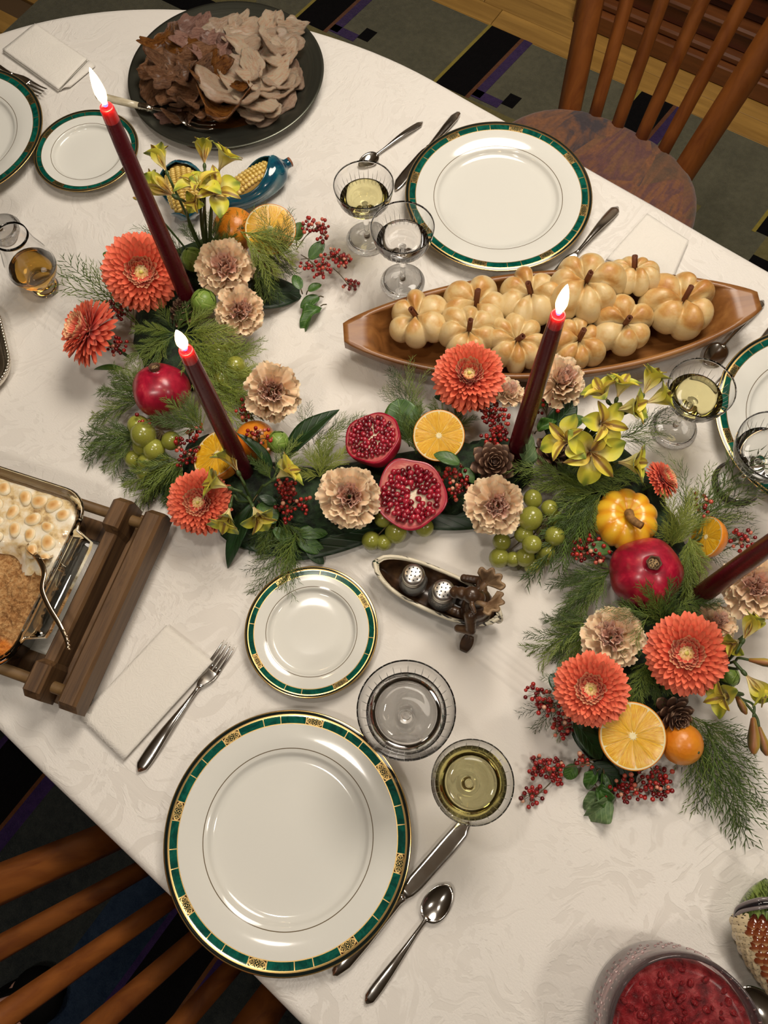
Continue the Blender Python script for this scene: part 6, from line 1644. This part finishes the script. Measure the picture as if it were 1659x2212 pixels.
LV = [('long dark green leaf standing between the halved pomegranate and the lone carnation', (612, 985, .05), (722, 874, .075), .34, l_dk, 'long', -.3),
 ('dark pointed leaf right behind the second candle', (592, 1010, .05), (520, 930, .085), .26, l_dk, 'long', .5),
 ('long drooping dark leaf pointing down from the lower left flowers', (545, 1085, .05), (478, 1228, .012), .27, l_dk, 'long', .2),
 ('round dark leaf behind the tilted pomegranate half', (880, 950, .045), (858, 862, .07), .9, l_md, 'round', -.2),
 ('small green leaf lying on the lower edge of the middle cut orange', (994, 1001, .072), (938, 978, .076), .52, l_md, 'oval', .1),
 ('dark leaf under the domed orange flower', (1010, 870, .05), (940, 852, .06), .5, l_dk, 'oval', .2),
 ('pale grey green curled leaf right of the third candle', (1128, 1015, .05), (1152, 930, .085), .36, l_gr, 'curl', .7),
 ('grey green leaf beside the base of the third candle', (1150, 1010, .04), (1120, 940, .06), .45, l_gr, 'oval', .2),
 ('dark green leaf between the pale carnation and the candle', (1150, 880, .05), (1195, 838, .06), .7, l_md, 'round', -.1),
 ('broad dark leaf behind the right hand yellow flowers', (1180, 940, .04), (1245, 868, .065), .6, l_dk, 'oval', .3),
 ('dull green leaf above the second pinecone', (1205, 930, .05), (1262, 900, .07), .6, l_md, 'oval', -.2),
 ('crinkled green leaf right of the third candle, low down', (1160, 930, .05), (1200, 905, .06), .6, l_md, 'curl', 0),
 ('large smooth dark leaf left of the lower cut orange', (1242, 1558, .035), (1304, 1640, .028), .52, l_dk, 'oval', -.2),
 ('very dark leaf below the lower cut orange', (1280, 1650, .02), (1345, 1695, .012), .6, l_vd, 'oval', 0),
 ('green leaf lying on the cloth at the lower right, upper one of its twig', (1290, 1665, .02), (1262, 1705, .012), .6, l_md, 'curl', .4),
 ('green leaf in the middle of the twig below the lower cut orange', (1305, 1670, .02), (1298, 1725, .012), .55, l_md, 'curl', -.3),
 ('greyish curled leaf left on the twig at the bottom of the flowers', (1300, 1715, .012), (1258, 1745, .008), .6, l_gr, 'curl', .3),
 ('greyish crumpled leaf at the very bottom of the flowers', (1320, 1725, .012), (1266, 1775, .006), .7, l_gr, 'curl', -.2),
 ('dull green leaf right end of the twig at the bottom of the flowers', (1290, 1700, .016), (1326, 1750, .008), .6, l_md, 'curl', .2),
 ('green leaf behind the berries beside the near wine glass', (1240, 1650, .018), (1225, 1685, .010), .8, l_md, 'round', 0),
 ('round leaf left of the lower right orange flower', (1225, 1500, .03), (1190, 1455, .03), .7, l_dk, 'round', 0),
 ('green leaf between the mini pumpkin and the right pomegranate', (1320, 1190, .05), (1270, 1178, .055), .6, l_md, 'oval', 0),
 ('olive round leaf right of the yellow flower over the long dark leaf', (560, 1085, .04), (594, 1128, .04), .85, l_md, 'round', 0),
 ('green leaf below the lower left flowers, upper of two', (640, 1150, .02), (708, 1150, .018), .5, l_md, 'oval', 0),
 ('green leaf pointing right below the lower left flowers', (640, 1165, .018), (702, 1192, .012), .5, l_md, 'oval', .2),
 ('small green leaf pointing down under the lower left flowers', (660, 1180, .014), (700, 1218, .006), .5, l_dk, 'oval', 0),
 ('green leaf under the lower left flowers, left of the pair', (590, 1140, .03), (640, 1180, .02), .5, l_md, 'oval', -.2),
 ('dark leaf above the lower left berries', (600, 1090, .04), (560, 1070, .05), .5, l_dk, 'oval', 0),
 ('small green leaf at the left end of the arrangement below the leftmost orange flower', (265, 795, .03), (196, 792, .02), .18, l_md, 'long', 0),
 ('oval leaf hanging right of the upper left spray, upper of four', (650, 625, .03), (634, 592, .035), .6, l_md, 'oval', 0),
 ('oval leaf hanging right of the upper left spray, second of four', (665, 628, .02), (694, 612, .022), .6, l_md, 'oval', 0),
 ('oval leaf on the cloth below the right pointing berries, third of four', (690, 640, .012), (648, 662, .012), .6, l_md, 'oval', 0),
 ('curled bright leaf lowest on the cloth below the right pointing berries', (694, 660, .010), (645, 708, .008), .5, l_md, 'curl', .2),
 ('small leaf behind the right pointing berries', (668, 560, .035), (700, 520, .045), .55, l_md, 'oval', .3),
 ('leaf behind the upper berries at the edge of the upper cut orange', (640, 520, .04), (648, 478, .05), .7, l_md, 'round', 0),
 ('small green leaf poking out left of the upper left orange flower', (250, 560, .07), (222, 545, .075), .6, l_md, 'round', 0),
 ('small dark leaf below the berries left of the pinecone', (1000, 1010, .045), (1024, 1042, .045), .6, l_md, 'oval', 0),
 ('olive green leaf right of the largest orange flower', (1520, 1440, .05), (1560, 1375, .075), .5, l_ol, 'oval', .3)]
for q in LV: leaf(*q)
for q in [('broad dark strap leaf wrapping the base below the halved pomegranates', (600, 1190, .004), (860, 1120, .018), .30, l_vd, 'wide', 0, False),
 ('dark strap leaf at the front of the base between pomegranate and carnation', (860, 1110, .012), (1080, 1120, .012), .30, l_vd, 'wide', 0, False),
 ('dark strap leaf under the lower left flowers', (470, 1130, .006), (700, 1190, .006), .34, l_vd, 'wide', 0, False),
 ('broad dark leaf under the upper left fern beside the carnations', (520, 640, .02), (655, 625, .006), .62, l_vd, 'wide', 0, False),
 ('dark strap leaf at the left side of the base below the grapes', (330, 1000, .01), (440, 1110, .010), .40, l_vd, 'wide', 0, False),
 ('dark strap leaf at the lower right under the cut orange', (1240, 1560, .010), (1400, 1690, .006), .42, l_vd, 'wide', 0, False)]: leaf(*q)
# ---------------------------------------------------------------- dark leaf wrapped bases
w = Mat('leafy_base', (.01, .025, .01), .8); w.color(w.ramp(w.noise(90, None, 4), [(.35, (.004, .009, .004)), (.6, (.018, .045, .014)), (.8, (.035, .075, .02))])); w.bump(w.noise(120, None, 4), 1, .004); m_base = w.m
def foam(label, pts, hw, hh=.034):
    c = curve([P(u, v, .0) for u, v in pts], 6); V = []; F = []; n = len(c); sgm = 14
    for i, p in enumerate(c):
        d = (c[min(i + 1, n - 1)] - c[max(i - 1, 0)]).normalized(); sd = Vector((-d.y, d.x, 0)); e = min(1, math.sqrt(max(.02, 1 - (2 * i / (n - 1) - 1) ** 8)))
        for k in range(sgm + 1):
            a = PI * k / sgm; q = (1 + .20 * nz(p.x * 40 + k, p.y * 40))
            V.append(p + sd * (hw * e * math.cos(a) * q) + Vector((0, 0, hh * e * math.sin(a) ** .7 * q if 0 < k < sgm else 0)))
    for i in range(n - 1):
        for k in range(sgm): F.append((i * 15 + k, i * 15 + k + 1, i * 15 + 16 + k, i * 15 + 15 + k))
    F.append(tuple(range(15))); F.append(tuple((n - 1) * 15 + k for k in range(14, -1, -1)))
    o = part('flower_base', (V, F), m_base); return tag(o, label, 'flower base')
foam('low dark mossy base under the upper left flowers and candle', [(530, 560), (430, 590), (375, 650), (365, 720), (390, 800), (400, 850)], .044)
foam('low dark mossy base under the middle flowers', [(410, 960), (520, 1050), (640, 1090), (760, 1080), (900, 1050), (1040, 1030), (1130, 970)], .046)
foam('low dark mossy base under the right hand flowers', [(1210, 960), (1300, 1030), (1370, 1130), (1420, 1260), (1420, 1400), (1370, 1540), (1340, 1600)], .044)
# ---------------------------------------------------------------- asparagus fern
w = Mat('fern', (.10, .16, .03), .55); c = w.ramp(w.rand(), [(0, sr(40, 60, 18)), (.5, sr(74, 98, 32)), (1, sr(116, 132, 52))])
w.color(c); m_fern = w.m
w = Mat('fern_bright', (.16, .22, .05), .55); w.color(w.ramp(w.rand(), [(0, sr(96, 114, 38)), (1, sr(150, 160, 70))])); m_fernb = w.m
def plume(seed, nb=20, dens=1.0, thin=1.0, drop=.25):
    rs = random.Random(seed); V = []; F = []
    def rib(a, b, w0, w1):
        d = (b - a); 
        if d.length < 1e-6: return
        s = d.cross(Vector((0, 0, 1))).normalized(); n = len(V)
        z = Vector((0, 0, w0 * .5))
        V.extend([a - s * w0, a + s * w0, a + z, b]); F.extend([(n, n + 1, n + 3), (n + 1, n + 2, n + 3), (n + 2, n, n + 3)])
    bend = rs.uniform(-.25, .25)
    def ax(t): return Vector((t, bend * t * t * .6 + .012 * math.sin(t * 9 + seed), .10 * math.sin(t * 2.2) - drop * t * t))
    pts = [ax(k / 14) for k in range(15)]; V0, F0 = tube(pts, [lerp(.0075, .002, k / 14) * thin for k in range(15)], 4)
    for i in range(nb):
        t = .10 + .88 * (i + rs.uniform(-.3, .3)) / nb; sd = 1 if i % 2 else -1; o = ax(t); tang = (ax(t + .02) - ax(t - .02)).normalized()
        side = Vector((-tang.y, tang.x, 0)) * sd; Lb = (.34 * (1 - t) ** .7 + .07) * rs.uniform(.7, 1.15)
        an = rs.uniform(.35, .68); dr = (tang * math.cos(an) + side * math.sin(an) + Vector((0, 0, rs.uniform(-.3, .35)))).normalized()
        e = o + dr * Lb + Vector((0, 0, -.03)); rib(o, e, .0056 * thin, .001)
        nn_ = int(Lb / .030 * dens)
        for k in range(nn_):
            q = .12 + .86 * (k + .5) / nn_; b = o.lerp(e, q); s2 = 1 if k % 2 else -1; dn = dr.cross(Vector((0, 0, 1))).normalized() * s2
            nd = (dr * 1.0 + dn * .36 + Vector((0, 0, rs.uniform(-.35, .45)))).normalized(); rib(b, b + nd * rs.uniform(.075, .13) * (1.15 - q * .5), .0068 * thin, 0)
    n = len(V0)
    return list(V0) + V, F0 + [tuple(i + n for i in f) for f in F]
PLM = [mesh('frond', plume(s, 20, .9), m_fern, False, fix=False) for s in range(4)]
PLB = [mesh('frond', plume(s + 10, 20, .9), m_fernb, False, fix=False) for s in range(3)]
PLS = [mesh('frond', plume(s + 20, 15, .6, .75), m_fern, False, fix=False) for s in range(3)]
def fern(label, root, tips, kind='d', seed=0, jit=.16, rep=3):
    r0 = P(*root); t = thing('asparagus_fern', label, 'fern', r0, group='asparagus fern sprays in the centrepiece'); rs = random.Random(seed + 3)
    ms = dict(d=PLM, b=PLB, s=PLS)[kind]
    for tp in tips:
        for k in range(rep):
            d = P(*tp) - r0; L = d.length * (rs.uniform(.72, 1.05) if k else 1.0); q = d.normalized() + Vector((rs.uniform(-jit, jit), rs.uniform(-jit, jit), rs.uniform(-jit * .3, jit * .9))) * (1 if k else .3)
            o = ob('frond', rs.choice(ms), t, (0, 0, 0) if k == 0 else d * rs.uniform(0, .18), qx(q, rs.uniform(-.6, .6)), L)
FR = [('sparse fern behind the upper left orange flower and tallest candle', (400, 560, .04), [(272, 492, .06), (300, 470, .07), (330, 480, .08)], 's'),
 ('upright fern behind the stems of the left yellow flowers', (460, 570, .04), [(470, 450, .08), (520, 470, .08), (400, 480, .08), (440, 500, .07)], 'd'),
 ('fern rising over the upper cut orange', (600, 560, .06), [(560, 440, .10), (625, 450, .10), (650, 480, .09)], 's'),
 ('bright feathery fern lying over the front of the upper cut orange', (520, 500, .09), [(640, 560, .06), (600, 600, .06), (650, 530, .07)], 'b'),
 ('dense fern right of the upper carnations', (545, 540, .06), [(640, 600, .03), (600, 640, .03), (645, 570, .04), (570, 650, .03)], 'd'),
 ('thin wiry fern stems at the far left below the upper orange flower', (300, 700, .03), [(170, 545, .06), (120, 570, .05)], 's'),
 ('dark fern filling the gap left of the second candle flame', (380, 720, .04), [(290, 700, .06), (280, 760, .05), (330, 650, .06), (300, 800, .05), (420, 640, .06)], 'd'),
 ('bright fern right of the second candle flame over the grapes', (400, 720, .06), [(500, 700, .07), (540, 760, .06), (460, 650, .07), (520, 840, .06), (470, 850, .07)], 'b'),
 ('fern between the second candle and the lone carnation', (450, 820, .05), [(560, 740, .05), (590, 790, .05), (560, 900, .06), (520, 930, .06), (600, 890, .05)], 'b'),
 ('fern over the lower part of the left pomegranate', (440, 930, .05), [(360, 870, .08), (320, 900, .07), (400, 850, .08)], 'd'),
 ('feathery fern spreading left of the left pomegranate', (330, 860, .03), [(208, 840, .03), (190, 900, .02), (230, 800, .04), (280, 790, .05)], 'd'),
 ('long drooping fern reaching furthest left beside the left grapes', (310, 930, .03), [(165, 960, .012), (180, 1000, .006), (215, 1030, .006), (240, 960, .02)], 'd'),
 ('fern hanging over the left grapes towards the wooden tray', (400, 990, .04), [(280, 1090, .008), (320, 1085, .008), (345, 1095, .010), (250, 1060, .008)], 'd'),
 ('fine fern beside the long leaf, left of the tilted pomegranate half', (680, 960, .04), [(770, 880, .04), (720, 900, .05), (650, 870, .05), (800, 900, .03)], 's'),
 ('bright bushy fern left of the tilted pomegranate half', (690, 1030, .04), [(720, 930, .06), (660, 960, .06), (750, 960, .05), (640, 1020, .05), (690, 950, .06)], 'b'),
 ('dark fern above the lower left berries', (590, 1040, .05), [(540, 980, .07), (660, 990, .06), (640, 930, .06)], 'd'),
 ('fern drooping onto the near small bread plate', (640, 1150, .03), [(590, 1290, .022), (540, 1250, .015), (620, 1275, .022), (520, 1290, .010)], 's'),
 ('fern lying on the cloth below the lower left flowers', (600, 1120, .03), [(560, 1210, .01), (640, 1230, .01), (680, 1190, .01), (530, 1190, .01)], 'd'),
 ('tall thin fern behind the middle cut orange', (890, 900, .04), [(840, 790, .05), (870, 780, .06), (910, 790, .06), (820, 830, .04)], 's'),
 ('fern beside the middle cut orange', (900, 980, .05), [(860, 900, .07), (880, 860, .06), (910, 870, .07)], 'd'),
 ('fern under the domed orange flower', (980, 930, .04), [(930, 860, .05), (1000, 860, .05), (1030, 900, .05)], 'd'),
 ('fern between the pomegranate half and the pinecone', (960, 1060, .03), [(930, 1100, .03), (1000, 1080, .04), (940, 1010, .05)], 'd'),
 ('dense dark fern below the right hand yellow flowers', (1210, 1040, .05), [(1320, 1020, .06), (1350, 1060, .06), (1380, 1010, .06), (1280, 1090, .06), (1250, 980, .06)], 'd'),
 ('dark fern right of the pinecone above the grapes', (1290, 1060, .05), [(1130, 1010, .06), (1160, 1050, .06), (1200, 1010, .06), (1190, 1090, .05)], 'd'),
 ('fern falling over the large grape bunch', (1300, 1060, .06), [(1200, 1180, .05), (1240, 1180, .04), (1180, 1130, .06), (1150, 1235, .03)], 'd'),
 ('thin fern behind the right hand yellow flowers near the wine glass foot', (1330, 950, .05), [(1450, 930, .05), (1470, 900, .05), (1440, 970, .05), (1410, 900, .06)], 's'),
 ('bushy fern right of the mini pumpkin', (1450, 1180, .04), [(1450, 1080, .08), (1480, 1100, .07), (1500, 1060, .07), (1430, 1130, .08), (1520, 1110, .06)], 'b'),
 ('thin long fern fanning towards the right goblet', (1470, 1150, .04), [(1500, 1000, .08), (1640, 960, .06), (1655, 1040, .05), (1560, 1000, .07)], 's'),
 ('fern spreading to the right picture edge above the fourth candle', (1480, 1180, .04), [(1640, 1110, .05), (1650, 1180, .04), (1600, 1070, .05), (1590, 1210, .05)], 's'),
 ('bright drooping fern right of the right pomegranate', (1490, 1160, .07), [(1490, 1300, .05), (1530, 1270, .05), (1470, 1270, .06), (1520, 1200, .06)], 'b'),
 ('fern left of the right pomegranate spreading onto the cloth', (1320, 1230, .04), [(1200, 1250, .02), (1190, 1310, .012), (1215, 1350, .02), (1260, 1200, .04), (1250, 1290, .04)], 'd'),
 ('fern fanning out left of the dull carnation', (1290, 1340, .03), [(1180, 1400, .010), (1170, 1340, .012), (1140, 1410, .008), (1200, 1440, .012)], 'd'),
 ('fern over the lower rim of the right pomegranate', (1430, 1350, .05), [(1400, 1270, .09), (1350, 1290, .08), (1450, 1260, .09), (1480, 1290, .08)], 'd'),
 ('thin bright fern lying over the dull carnation', (1400, 1330, .08), [(1310, 1340, .08), (1350, 1420, .07), (1290, 1300, .07)], 's'),
 ('dark fern between the two right hand orange flowers', (1400, 1420, .04), [(1410, 1520, .05), (1440, 1500, .05), (1370, 1540, .05)], 'd'),
 ('wiry fern left of the lower right orange flower', (1250, 1480, .03), [(1130, 1580, .006), (1170, 1450, .01), (1190, 1600, .008)], 's'),
 ('long wispy fern trailing down at the lower right', (1500, 1570, .04), [(1530, 1800, .006), (1560, 1780, .006), (1600, 1830, .006), (1520, 1700, .01)], 's'),
 ('long wispy fern trailing to the lower right picture edge', (1520, 1560, .04), [(1640, 1850, .006), (1655, 1780, .006), (1650, 1700, .01), (1600, 1700, .01)], 's'),
 ('wispy fern right of the small orange fruit', (1480, 1540, .05), [(1560, 1650, .02), (1600, 1620, .02), (1540, 1690, .012), (1650, 1630, .02)], 's'),
 ('fern beside the fourth candle base', (1470, 1300, .05), [(1530, 1340, .07), (1480, 1390, .06), (1560, 1300, .07)], 'd')]
for k, (lab, r, tips, kd) in enumerate(FR): fern(lab, r, tips, kd, k, rep={'d': 3, 'b': 3, 's': 2}[kd])
